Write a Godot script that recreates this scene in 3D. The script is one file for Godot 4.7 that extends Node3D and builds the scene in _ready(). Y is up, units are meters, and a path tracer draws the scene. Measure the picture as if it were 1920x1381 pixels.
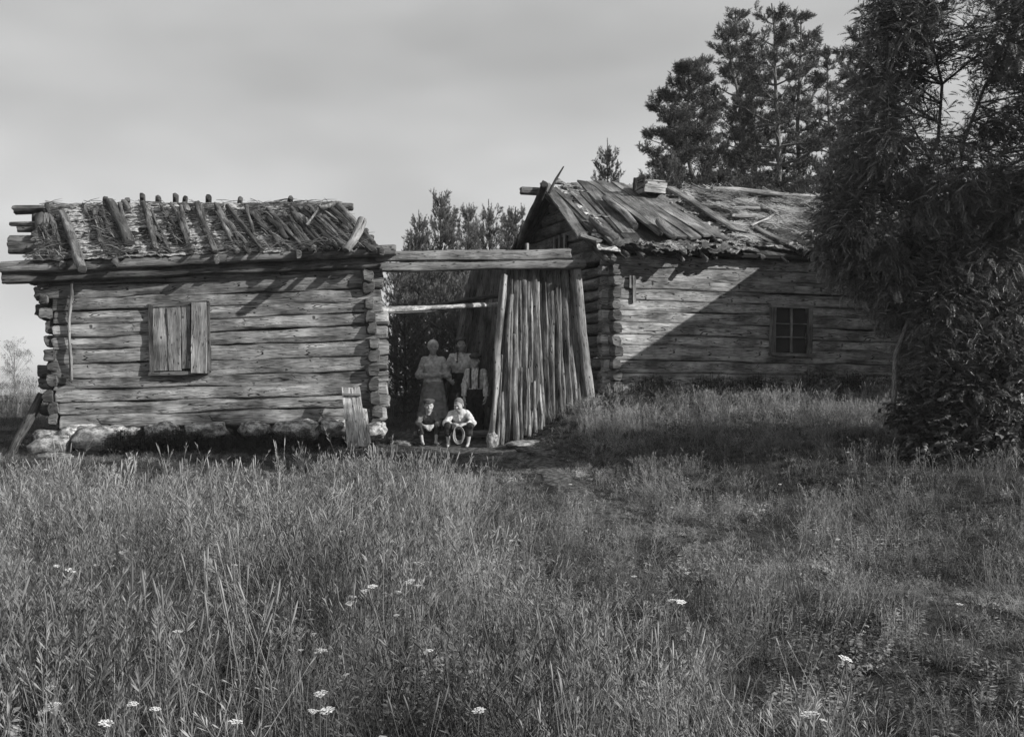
extends Node3D
# A grey weathered log barn and a log cabin with a plank gateway between them, five people in the gateway, a meadow in front.
# Lengths in metres, y up, the camera stands at the origin and looks along -z.

const LENS := 2005.0     # focal length in pixels of the 1920 x 1381 plate, used to read true sizes off the photograph
const EYE := 1.45

func P(px: float, py: float, d: float) -> Vector3:      # a measured point of the photograph that lies d metres in front of the eye
	return Vector3((px - 960.0) / LENS * d, EYE + (690.5 - py) / LENS * d, -d)

func _ready() -> void:
	var cam := Camera3D.new()
	cam.name = "camera"
	cam.position = Vector3(0, EYE, 0)
	cam.fov = rad_to_deg(2.0 * atan(690.5 / LENS))
	cam.near = 0.05
	cam.far = 3000.0
	add_child(cam)
	var env := Environment.new()
	env.background_mode = Environment.BG_SKY
	var sky := Sky.new()
	var pano := PanoramaSkyMaterial.new()
	pano.panorama = sky_picture()
	sky.sky_material = pano
	env.sky = sky
	env.tonemap_mode = Environment.TONE_MAPPER_LINEAR
	env.tonemap_exposure = 1.3
	env.background_energy_multiplier = 1.0
	env.sdfgi_enabled = true
	env.ssao_enabled = true
	env.ssil_enabled = true
	env.fog_enabled = true
	env.fog_density = 0.0006
	env.fog_light_color = grey(0.85)
	var we := WorldEnvironment.new()
	we.name = "world_environment"
	we.environment = env
	add_child(we)
	var sun := DirectionalLight3D.new()
	sun.name = "sun"
	sun.light_color = Color(1.0, 0.995, 0.985)
	sun.light_energy = 1.45
	sun.light_angular_distance = 0.5
	sun.shadow_enabled = true
	var az := deg_to_rad(70.0)
	var el := deg_to_rad(26.5)
	var to_sun := Vector3(sin(az) * cos(el), sin(el), cos(az) * cos(el))
	sun.look_at_from_position(to_sun * 50.0, Vector3.ZERO)
	add_child(sun)

	make_textures()
	make_ground()
	make_left_barn()
	make_right_cabin()
	make_gateway()
	make_shed()
	make_small_things()
	make_people()
	make_trees()
	make_rowan()
	make_grass()
	make_flowers()

# ------------------------------------------------------------------ sky
func sky_picture() -> ImageTexture:
	var w := 768
	var h := 384
	var nz := FastNoiseLite.new()
	nz.seed = 11
	nz.noise_type = FastNoiseLite.TYPE_SIMPLEX_SMOOTH
	nz.frequency = 2.1
	nz.fractal_octaves = 4
	nz.fractal_gain = 0.5
	var nf := FastNoiseLite.new()
	nf.seed = 5
	nf.frequency = 6.0
	nf.fractal_octaves = 3
	var smears := [[-20.0, 10.6, 5.5, 1.3, -0.16, 0.24], [-15.0, 14.5, 6.5, 3.2, -0.1, 0.22], [-24.0, 12.5, 3.0, 1.2, -0.5, 0.08], [-4.0, 12.2, 3.4, 1.1, -0.1, 0.10], [-9.0, 19.5, 4.0, 0.9, 0.05, 0.12], [12.0, 16.0, 6.0, 2.0, 0.1, 0.06], [-27.0, 5.0, 7.0, 6.0, 0.0, -0.10], [-27.0, 17.0, 4.0, 5.0, 0.2, -0.07], [1.0, 17.0, 5.0, 2.5, -0.1, -0.06], [7.0, 9.0, 4.0, 1.5, 0.1, -0.05], [40.0, 15.0, 9.0, 3.0, 0.1, 0.14], [-50.0, 17.0, 10.0, 3.0, -0.1, 0.15]]
	var im := Image.create(w, h, false, Image.FORMAT_RGBF)
	for y in h:
		var up := (0.5 - (y + 0.5) / h) * PI
		for x in w:
			var a := ((x + 0.5) / w - 0.5) * TAU
			var d := Vector3(sin(a) * cos(up), sin(up), -cos(a) * cos(up))
			var l := 0.36
			if up > 0:
				l = lerpf(0.56, 0.40, smoothstep(0.0, 0.30, up))
				l = lerpf(l, 0.32, smoothstep(0.3, 1.3, up))
				# thin uneven cloud: soft darker smears stretched along the horizon
				var c := nz.get_noise_3d(d.x * 1.0, d.y * 3.2, d.z * 1.0)
				var f := nf.get_noise_3d(d.x, d.y * 3.0, d.z)
				l *= 1.0 - 0.18 * smoothstep(0.0, 0.5, c) * (0.7 + 0.9 * f) + 0.09 * smoothstep(0.0, 0.6, -c)
				l *= 1.0 + 0.12 * f
				# a few separate darker smears: [degrees round, degrees up, half width, half height, tilt, depth]
				for k in smears:
					var u := rad_to_deg(a) - float(k[0])
					var v := rad_to_deg(up) - float(k[1]) - u * float(k[4])
					l *= 1.0 - float(k[5]) * exp(-pow(u / k[2], 2) - pow(v / k[3], 2)) * (1.15 + 1.2 * f)
			im.set_pixel(x, y, Color(l * 0.995, l, l * 1.0))
	return ImageTexture.create_from_image(im)

# ------------------------------------------------------------------ small tools
var noise := FastNoiseLite.new()
var rng := RandomNumberGenerator.new()
var origins := {}
var used_names := {}
var mats := {}
var tex_wood: ImageTexture
var tex_bark: ImageTexture
var tex_stone: ImageTexture
var tex_soil: ImageTexture
var tex_cloth: ImageTexture
var tex_stripe: ImageTexture

func grey(l: float, a := 1.0) -> Color:
	var c := Color(l, l, l).linear_to_srgb()
	c.a = a
	return c

func rr(a: float, b: float) -> float:
	return rng.randf_range(a, b)

func n3(x: float, y: float, z: float) -> float:
	return noise.get_noise_3d(x, y, z)

func numbered(called: String) -> String:
	if not used_names.has(called):
		used_names[called] = 0
		return called
	used_names[called] += 1
	return "%s_%03d" % [called, used_names[called]]

func thing(called: String, label: String, category: String, at: Vector3, group := "") -> Node3D:
	var o := Node3D.new()
	o.name = numbered(called)
	o.position = at
	o.set_meta("label", label)
	o.set_meta("category", category)
	if group != "":
		o.set_meta("group", group)
	add_child(o, true)
	origins[o] = at
	return o

func lone(called: String, label: String, category: String, at: Vector3, b: Shape, m: Material, group := "") -> MeshInstance3D:
	var o := MeshInstance3D.new()
	o.name = numbered(called)
	o.position = at
	o.mesh = b.mesh(at)
	o.material_override = m
	o.set_meta("label", label)
	o.set_meta("category", category)
	if group != "":
		o.set_meta("group", group)
	add_child(o, true)
	origins[o] = at
	return o

func structure(called: String, b: Shape, m: Material) -> MeshInstance3D:
	var o := MeshInstance3D.new()
	o.name = called
	o.mesh = b.mesh(Vector3.ZERO)
	o.material_override = m
	o.set_meta("kind", "structure")
	add_child(o, true)
	origins[o] = Vector3.ZERO
	return o

func part_name(parent: Node, called: String) -> String:
	var key := str(parent.get_instance_id()) + called
	if not used_names.has(key):
		used_names[key] = 0
		return called
	used_names[key] += 1
	return "%s_%03d" % [called, used_names[key]]

func part(parent: Node3D, called: String, b: Shape, m: Material, label := "") -> MeshInstance3D:   # b is given in world coordinates
	var o := MeshInstance3D.new()
	o.name = part_name(parent, called)
	o.mesh = b.mesh(origins[parent])
	o.material_override = m
	if label != "":
		o.set_meta("label", label)
	parent.add_child(o, true)
	origins[o] = origins[parent]
	return o

func piece(parent: Node3D, called: String, me: Mesh, m: Material, xf: Transform3D) -> MeshInstance3D:   # a shared mesh; xf is given in world coordinates
	var o := MeshInstance3D.new()
	o.name = part_name(parent, called)
	o.mesh = me
	o.material_override = m
	o.transform = Transform3D(xf.basis, xf.origin - origins[parent])
	parent.add_child(o, true)
	origins[o] = xf.origin
	return o

func copies(parent: Node3D, called: String, me: Mesh, m: Material, where: Array, tints: PackedFloat32Array) -> MultiMeshInstance3D:
	var mm := MultiMesh.new()
	mm.transform_format = MultiMesh.TRANSFORM_3D
	mm.use_colors = true
	mm.mesh = me
	mm.instance_count = where.size()
	for i in where.size():
		mm.set_instance_transform(i, where[i])
		var t := tints[i]
		mm.set_instance_color(i, Color(t, t, t))
	var o := MultiMeshInstance3D.new()
	o.name = called if parent == self else part_name(parent, called)
	o.multimesh = mm
	o.material_override = m
	o.set_meta("kind", "stuff")
	parent.add_child(o, true)
	return o

# A mesh under construction, in world coordinates. Normals are smoothed over shared vertices.
class Shape:
	var v := PackedVector3Array()
	var uv := PackedVector2Array()
	var c := PackedColorArray()
	var ix := PackedInt32Array()
	func vert(p: Vector3, t := Vector2.ZERO, tint := 1.0) -> int:
		v.append(p)
		uv.append(t)
		c.append(Color(tint, tint, tint))
		return v.size() - 1
	func tri(a: int, b: int, d: int) -> void:
		ix.append(a)
		ix.append(b)
		ix.append(d)
	func quad(a: int, b: int, d: int, e: int) -> void:
		tri(a, b, d)
		tri(a, d, e)
	func mesh(from: Vector3) -> ArrayMesh:
		var n := PackedVector3Array()
		n.resize(v.size())
		for i in range(0, ix.size(), 3):
			var a := v[ix[i]]
			var f := (v[ix[i + 2]] - a).cross(v[ix[i + 1]] - a)
			n[ix[i]] += f
			n[ix[i + 1]] += f
			n[ix[i + 2]] += f
		var w := PackedVector3Array()
		w.resize(v.size())
		for i in v.size():
			w[i] = v[i] - from
			n[i] = n[i].normalized() if n[i].length_squared() > 1e-20 else Vector3.UP
		var s := []
		s.resize(Mesh.ARRAY_MAX)
		s[Mesh.ARRAY_VERTEX] = w
		s[Mesh.ARRAY_NORMAL] = n
		s[Mesh.ARRAY_TEX_UV] = uv
		s[Mesh.ARRAY_COLOR] = c
		s[Mesh.ARRAY_INDEX] = ix
		var m := ArrayMesh.new()
		m.add_surface_from_arrays(Mesh.PRIMITIVE_TRIANGLES, s)
		return m

# A log, beam or pole from a to b: w across, h high, squared by the power pw (2 is round), wavy by wob, bent sideways by crook.
func timber(s: Shape, a: Vector3, b: Vector3, w: float, h: float, pw := 2.6, wob := 0.012, taper := 1.0, crook := 0.0, k := 10, step := 0.3, up := Vector3.UP) -> void:
	var dir := (b - a).normalized()
	var len := a.distance_to(b)
	var side := dir.cross(up)
	if side.length() < 0.01:
		side = dir.cross(Vector3.RIGHT)
	side = side.normalized()
	var top := side.cross(dir).normalized()
	var sd := rr(0, 500)
	var u0 := rr(0, 1)
	var v0 := rr(0, 1)
	var n := maxi(2, int(ceil(len / step)))
	var stops := [0.0, minf(0.02 / len, 0.2)]
	for i in range(1, n):
		stops.append(float(i) / n)
	stops.append(1.0 - minf(0.02 / len, 0.2))
	stops.append(1.0)
	var roll := rr(-0.15, 0.15) if pw < 2.4 else rr(-0.05, 0.05)
	var first := s.v.size()
	var ends := []
	for i in stops.size():
		var t: float = stops[i]
		var cen := a.lerp(b, t) + side * crook * n3(t * 1.3, sd, 0.0) * 1.6 + top * crook * n3(t * 1.3, sd, 9.0) * 1.6
		var sc := lerpf(1.0, taper, t) * (0.86 if i == 0 or i == stops.size() - 1 else 1.0)
		var ring := []
		for j in k + 1:
			var an := TAU * j / k + roll
			var cx := signf(cos(an)) * pow(absf(cos(an)), 2.0 / pw)
			var cy := signf(sin(an)) * pow(absf(sin(an)), 2.0 / pw)
			var r := n3(t * len * 0.9 + sd, cos(an) * 0.7 + sd, sin(an) * 0.7) * wob * 1.7 + n3(t * len * 3.7 + sd, cos(an) * 1.6, sin(an) * 1.6 + sd) * wob * 0.7
			var p := cen + side * (cx * w * 0.5 * sc + cos(an) * r) + top * (cy * h * 0.5 * sc + sin(an) * r)
			if i == 0 or i == stops.size() - 1:
				p += dir * n3(cos(an) * 1.5 + sd, sin(an) * 1.5, t) * minf(0.03, w * 0.15)
			s.vert(p, Vector2(u0 + t * len / 1.6, v0 + float(j) / k * (w + h) * 1.7 / 0.8))
			ring.append(p)
		if i == 0 or i == stops.size() - 1:
			ends.append([cen, ring, -dir if i == 0 else dir])
	for i in stops.size() - 1:
		for j in k:
			var q := first + i * (k + 1) + j
			s.quad(q, q + 1, q + k + 2, q + k + 1)
	for e in ends:
		var mid := s.vert(e[0] + e[2] * 0.004, Vector2(u0, v0), 0.85)
		var base := s.v.size()
		for j in k + 1:
			s.vert(e[1][j], Vector2(u0 + cos(TAU * j / k) * 0.05, v0 + sin(TAU * j / k) * w * 0.6), 0.85)
		for j in k:
			if e[2].dot(dir) < 0:
				s.tri(mid, base + j + 1, base + j)
			else:
				s.tri(mid, base + j, base + j + 1)

# A sawn or split board from a to b: w wide, t thick, its broad face turned to face.
func plank(s: Shape, a: Vector3, b: Vector3, w: float, t: float, face: Vector3, ragged := 0.02, warp := 0.006, w2 := -1.0, step := 0.35) -> void:
	if w2 < 0:
		w2 = w
	var dir := (b - a).normalized()
	var len := a.distance_to(b)
	var side := dir.cross(face).normalized()
	var out := side.cross(dir).normalized()
	var n := maxi(1, int(ceil(len / step)))
	var sd := rr(0, 500)
	var u0 := rr(0, 1)
	var v0 := rr(0, 1)
	var rings := []
	for i in n + 1:
		var f := float(i) / n
		var cen := a.lerp(b, f) + out * n3(f * len * 0.8, sd, 3.0) * warp * 2.0
		var hw := lerpf(w, w2, f) * 0.5
		var l := hw + n3(f * len * 1.7, sd, 1.0) * w * 0.07
		var r := hw + n3(f * len * 1.7, sd, 2.0) * w * 0.07
		var cut_l := Vector3.ZERO
		var cut_r := Vector3.ZERO
		if i == 0 or i == n:
			cut_l = dir * rr(-ragged, ragged)
			cut_r = dir * rr(-ragged, ragged)
		rings.append([cen - side * l + out * t * 0.5 + cut_l, cen + side * r + out * t * 0.5 + cut_r, cen + side * r - out * t * 0.5 + cut_r, cen - side * l - out * t * 0.5 + cut_l])
	for q in 4:
		var base := s.v.size()
		var wide := w if q % 2 == 0 else t
		for i in n + 1:
			var u := u0 + float(i) / n * len / 1.6
			s.vert(rings[i][q], Vector2(u, v0 + q * 0.31), 1.0)
			s.vert(rings[i][(q + 1) % 4], Vector2(u, v0 + q * 0.31 + wide / 0.8), 1.0)
		for i in n:
			var o := base + i * 2
			s.quad(o, o + 2, o + 3, o + 1)
	for e in [0, n]:
		var base := s.v.size()
		for q in 4:
			s.vert(rings[e][q], Vector2(u0 + q * 0.01, v0 + (q % 2) * 0.05), 0.85)
		if e == 0:
			s.quad(base, base + 1, base + 2, base + 3)
		else:
			s.quad(base + 3, base + 2, base + 1, base)

func tube(s: Shape, pts: Array, radii: Array, k := 6, vper := 0.5) -> void:
	var first := s.v.size()
	var run := 0.0
	var last_side := Vector3.ZERO
	for i in pts.size():
		var p: Vector3 = pts[i]
		var dir: Vector3 = (pts[mini(i + 1, pts.size() - 1)] - pts[maxi(i - 1, 0)]).normalized()
		var side := dir.cross(Vector3.UP if absf(dir.y) < 0.9 else Vector3.RIGHT).normalized()
		if last_side != Vector3.ZERO:
			side = (last_side - dir * last_side.dot(dir)).normalized()
		last_side = side
		var top := side.cross(dir)
		if i > 0:
			run += p.distance_to(pts[i - 1])
		for j in k + 1:
			var an := TAU * j / k
			s.vert(p + (side * cos(an) + top * sin(an)) * radii[i], Vector2(float(j) / k * 1.0, run / vper))
	for i in pts.size() - 1:
		for j in k:
			var q := first + i * (k + 1) + j
			s.quad(q, q + 1, q + k + 2, q + k + 1)

func stone(s: Shape, at: Vector3, r: Vector3, sd: float, turn := 0.0, rough := 0.16) -> void:
	var rows := 10
	var cols := 16
	var first := s.v.size()
	for i in rows + 1:
		var th := PI * i / rows
		for j in cols + 1:
			var ph := TAU * j / cols
			var d := Vector3(sin(th) * cos(ph), cos(th), sin(th) * sin(ph))
			var e := Vector3(signf(d.x) * pow(absf(d.x), 0.75), signf(d.y) * pow(absf(d.y), 0.7), signf(d.z) * pow(absf(d.z), 0.75))
			var f := 1.0 + rough * n3(d.x * 1.1 + sd, d.y * 1.1, d.z * 1.1) * 2.0 + rough * 0.5 * n3(d.x * 3.0, d.y * 3.0 + sd, d.z * 3.0)
			s.vert(at + (e * r * f).rotated(Vector3.UP, turn), Vector2(float(j) / cols * 2.0, float(i) / rows))
	for i in rows:
		for j in cols:
			var q := first + i * (cols + 1) + j
			s.quad(q, q + 1, q + cols + 2, q + cols + 1)

# ------------------------------------------------------------------ textures and materials
func seamless(sd: int, freq: float, w: int, h: int, to_w: int, to_h: int, oct := 3) -> PackedByteArray:
	var f := FastNoiseLite.new()
	f.seed = sd
	f.noise_type = FastNoiseLite.TYPE_SIMPLEX_SMOOTH
	f.frequency = freq
	f.fractal_octaves = oct
	var im := f.get_seamless_image(w, h, false, false, 0.2)
	im.convert(Image.FORMAT_L8)
	if to_w != w or to_h != h:
		im.resize(to_w, to_h, Image.INTERPOLATE_CUBIC)
	return im.get_data()

func picture(bytes: PackedByteArray, w: int, h: int) -> ImageTexture:
	return ImageTexture.create_from_image(Image.create_from_data(w, h, false, Image.FORMAT_L8, bytes))

func make_textures() -> void:
	noise.seed = 3
	noise.noise_type = FastNoiseLite.TYPE_SIMPLEX_SMOOTH
	noise.frequency = 1.0
	noise.fractal_type = FastNoiseLite.FRACTAL_NONE
	var w := 1024
	var h := 512
	# weathered wood: streaks along u, long drying cracks, stains, a few knots
	var broad := seamless(1, 0.03, 32, 128, w, h)
	var fine := seamless(2, 0.16, 48, 512, w, h, 2)
	var crack := seamless(3, 0.028, 40, 512, w, h, 3)
	var check := seamless(6, 0.05, 24, 512, w, h, 2)
	var stain := seamless(4, 0.012, 256, 128, w, h, 4)
	var out := PackedByteArray()
	out.resize(w * h)
	var knots := []
	rng.seed = 77
	for i in 7:
		knots.append(Vector3(rr(40, w - 40), rr(20, h - 20), rr(4, 8)))
	for y in h:
		for x in w:
			var i := y * w + x
			var a := broad[i] / 255.0 - 0.5
			var b := fine[i] / 255.0 - 0.5
			var c := absf(crack[i] / 255.0 - 0.5)
			var d := stain[i] / 255.0 - 0.5
			var l := 0.70 + 0.42 * a + 0.36 * b + 0.34 * d
			l *= 0.32 + 0.68 * smoothstep(0.002, 0.026, c)
			l *= 0.62 + 0.38 * smoothstep(0.0, 0.02, absf(check[i] / 255.0 - 0.56))
			out[i] = int(clampf(l, 0.08, 1.0) * 255.0)
	for kn in knots:
		var r := int(kn.z * 2.2)
		for yy in range(-r, r + 1):
			for xx in range(-r * 2, r * 2 + 1):
				var q: float = sqrt(pow(xx / 1.8, 2) + yy * yy) / kn.z
				var i := (int(kn.y) + yy + h) % h * w + (int(kn.x) + xx + w) % w
				if q < 1.5:
					out[i] = int(out[i] * lerpf(0.5, 1.0, smoothstep(0.4, 1.5, q)))
	tex_wood = picture(out, w, h)
	# scaly tree bark
	var b1 := seamless(21, 0.05, 256, 128, 256, 512, 3)
	var b2 := seamless(22, 0.1, 256, 512, 256, 512, 3)
	out = PackedByteArray()
	out.resize(256 * 512)
	for i in out.size():
		out[i] = int(clampf(0.35 + 0.6 * b1[i] / 255.0 + 0.5 * (b2[i] / 255.0 - 0.5), 0.1, 1.0) * 255.0)
	tex_bark = picture(out, 256, 512)
	# lichen-spotted stone
	var s1 := seamless(31, 0.012, 512, 512, 512, 512, 5)
	var s2 := seamless(32, 0.06, 512, 512, 512, 512, 3)
	out = PackedByteArray()
	out.resize(512 * 512)
	for i in out.size():
		var l := 0.68 + 0.7 * (s1[i] / 255.0 - 0.5) + 0.4 * (s2[i] / 255.0 - 0.5)
		out[i] = int(clampf(l, 0.15, 1.0) * 255.0)
	tex_stone = picture(out, 512, 512)
	# soil with litter
	var g1 := seamless(41, 0.02, 512, 512, 512, 512, 5)
	var g2 := seamless(42, 0.2, 512, 512, 512, 512, 2)
	out = PackedByteArray()
	out.resize(512 * 512)
	for i in out.size():
		out[i] = int(clampf(0.6 + 0.7 * (g1[i] / 255.0 - 0.5) + 0.6 * (g2[i] / 255.0 - 0.5), 0.1, 1.0) * 255.0)
	tex_soil = picture(out, 512, 512)
	# woven cloth with folds' worth of wear, and a striped shirt cloth
	var c1 := seamless(51, 0.02, 256, 256, 256, 256, 4)
	out = PackedByteArray()
	out.resize(256 * 256)
	var st := PackedByteArray()
	st.resize(256 * 256)
	for y in 256:
		for x in 256:
			var i := y * 256 + x
			var l := 0.82 + 0.3 * (c1[i] / 255.0 - 0.5) + 0.05 * (float((x / 2 + y / 2) % 2) - 0.5)
			out[i] = int(clampf(l, 0.2, 1.0) * 255.0)
			st[i] = int(clampf(l * (0.82 if x % 32 < 9 else 1.0), 0.2, 1.0) * 255.0)
	tex_cloth = picture(out, 256, 256)
	tex_stripe = picture(st, 256, 256)

func material(key: String, tex: Texture2D, tone: float, rough := 0.92, bump := 0.0, uvs := Vector3.ONE, tri := 0.0) -> StandardMaterial3D:
	var id := "%s_%.3f" % [key, tone]
	if mats.has(id):
		return mats[id]
	var m := StandardMaterial3D.new()
	m.resource_name = id
	m.albedo_color = grey(tone)
	m.roughness = rough
	m.metallic_specular = 0.25
	m.vertex_color_use_as_albedo = true
	if tex:
		m.albedo_texture = tex
		m.uv1_scale = uvs
		if tri > 0:
			m.uv1_triplanar = true
			m.uv1_world_triplanar = true
			m.uv1_scale = Vector3.ONE * tri
		if bump > 0:
			m.heightmap_enabled = true
			m.heightmap_texture = tex
			m.heightmap_scale = bump
	mats[id] = m
	return m

func wood(tone: float) -> StandardMaterial3D:       # tones snap to a few steps so that materials are shared
	tone = snappedf(tone, 0.02)
	return material("wood", tex_wood, maxf(tone, 0.02), 0.9, 1.4)

func leafy(key: String, tone: float, through := 0.35) -> StandardMaterial3D:
	var m := material(key, null, tone, 0.75)
	m.backlight_enabled = true
	m.backlight = Color(through, through, through)
	return m

# ------------------------------------------------------------------ ground
func gh(x: float, z: float) -> float:       # height of the ground
	var d := -z
	var y := 0.25 * smoothstep(10.6, 15.3, d) + 0.12 * smoothstep(15.6, 17.6, d)
	# the bank on which the cabin on the right stands
	y += 0.66 * smoothstep(-0.25, 1.35, x) * smoothstep(lerpf(13.8, 7.4, smoothstep(0.5, 5.0, x)), 17.3, d) * (1.0 - 0.35 * smoothstep(9.0, 20.0, x))
	y += 0.25 * smoothstep(19.0, 30.0, d) * (1.0 - smoothstep(-0.2, 1.4, x))
	# beyond the yard the land falls away to open fields
	y -= 6.0 * smoothstep(31.0, 95.0, d)
	y += 0.06 * n3(x * 0.35, 7.0, z * 0.35) * smoothstep(3.0, 8.0, d) * (1.0 - 0.6 * smoothstep(14.0, 16.0, d)) + 0.03 * n3(x * 0.9, 3.0, z * 0.9)
	y += 1.0 * n3(x * 0.006, 17.0, z * 0.006) * smoothstep(60.0, 220.0, absf(x) + absf(d))
	return y

func on(x: float, z: float, lift := 0.0) -> Vector3:
	return Vector3(x, gh(x, z) + lift, z)

func trodden(x: float, z: float) -> float:      # 1 on the faint track that leads from the gateway across the meadow
	var track := [Vector2(0.1, -15.2), Vector2(0.4, -13.4), Vector2(1.04, -10.5), Vector2(1.35, -9.4), Vector2(1.85, -7.9), Vector2(2.5, -6.9), Vector2(3.6, -6.1), Vector2(5.2, -5.6)]
	var best := 9.0
	for i in track.size() - 1:
		var p := Geometry2D.get_closest_point_to_segment(Vector2(x, z), track[i], track[i + 1])
		best = minf(best, p.distance_to(Vector2(x, z)))
	best += 0.22 * n3(x * 1.3, 4.0, z * 1.3)
	return 1.0 - smoothstep(0.22, 0.8, best)

func make_ground() -> void:
	var xs := []
	var zs := []
	var q := -14.0
	while q <= 14.0:
		xs.append(q)
		q += 0.28
	var g := 0.5
	while q < 700.0:
		xs.append(q)
		xs.push_front(-q)
		q += g
		g *= 1.25
	q = 6.0
	while q >= -24.0:
		zs.append(q)
		q -= 0.28
	g = 0.5
	while q > -900.0:
		zs.append(q)
		q -= g
		g *= 1.2
	q = 7.0
	g = 1.0
	while q < 200.0:
		zs.push_front(q)
		q += g
		g *= 1.5
	var s := Shape.new()
	for z in zs:
		for x in xs:
			s.vert(on(x, z), Vector2(x, z) / 2.3, 0.8 + 0.3 * n3(x * 0.7, 1.0, z * 0.7))
	var w := xs.size()
	for j in zs.size() - 1:
		for i in w - 1:
			var a := j * w + i
			s.quad(a, a + w, a + w + 1, a + 1)
	structure("ground", s, material("soil", tex_soil, 0.12, 1.0, 1.5))
	# the lake beyond the fields
	var lake := Shape.new()
	for j in 9:
		for i in 9:
			lake.vert(Vector3(-640.0 + i * 160.0, -3.2, -62.0 - j * 100.0), Vector2(i, j))
	for j in 8:
		for i in 8:
			var a := j * 9 + i
			lake.quad(a, a + 9, a + 10, a + 1)
	var wm := material("lake_water", null, 0.05, 0.12)
	wm.metallic_specular = 0.5
	structure("water", lake, wm)
	# trodden earth in the gateway, running out into the meadow as a thin footpath
	var f := Shape.new()
	var spine := [[-0.9, -17.6, 1.15], [-0.85, -17.0, 1.1], [-0.85, -16.5, 1.05], [-0.72, -16.0, 0.85], [-0.3, -15.55, 0.5], [0.1, -15.0, 0.3], [0.32, -14.2, 0.24], [0.5, -13.0, 0.2], [0.75, -11.8, 0.17], [1.04, -10.6, 0.15]]
	var n := 46
	var c := 9
	for i in n + 1:
		var t := float(i) / n * (spine.size() - 1)
		var k := mini(int(t), spine.size() - 2)
		var u := t - k
		var cx := lerpf(spine[k][0], spine[k + 1][0], u)
		var cz := lerpf(spine[k][1], spine[k + 1][1], u)
		var hw := lerpf(spine[k][2], spine[k + 1][2], u)
		for j in c + 1:
			var e := float(j) / c * 2.0 - 1.0
			var x := cx + e * hw * (1.0 + 0.5 * n3(cz * 1.6, e * 0.8, 40.0))
			var z := cz + 0.10 * n3(x * 2.0, cz, 50.0)
			f.vert(on(x, z, 0.014 * (1.0 - pow(absf(e), 6.0) * 1.6)), Vector2(x, z) / 0.9, 0.9 + 0.4 * n3(x * 3.0, 9.0, z * 3.0))
	for i in n:
		for j in c:
			var a := i * (c + 1) + j
			f.quad(a, a + 1, a + c + 2, a + c + 1)
	structure("path", f, material("path_soil", tex_soil, 0.3, 1.0, 1.2))

# ------------------------------------------------------------------ the barn on the left
func barn_front(px: float, py: float, out := 0.0) -> Vector3:      # a point of the barn's front wall; out: metres in front of it
	var k := tan(deg_to_rad(5.0))
	var d := (15.9 + 2.0 * k) / (1.0 - (px - 960.0) / LENS * k)
	var p := P(px, py, d)
	return p + Vector3(sin(deg_to_rad(5.0)), 0, cos(deg_to_rad(5.0))) * out

const BARN_BACK := Vector3(-0.32, 0.0, -0.947)

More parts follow.
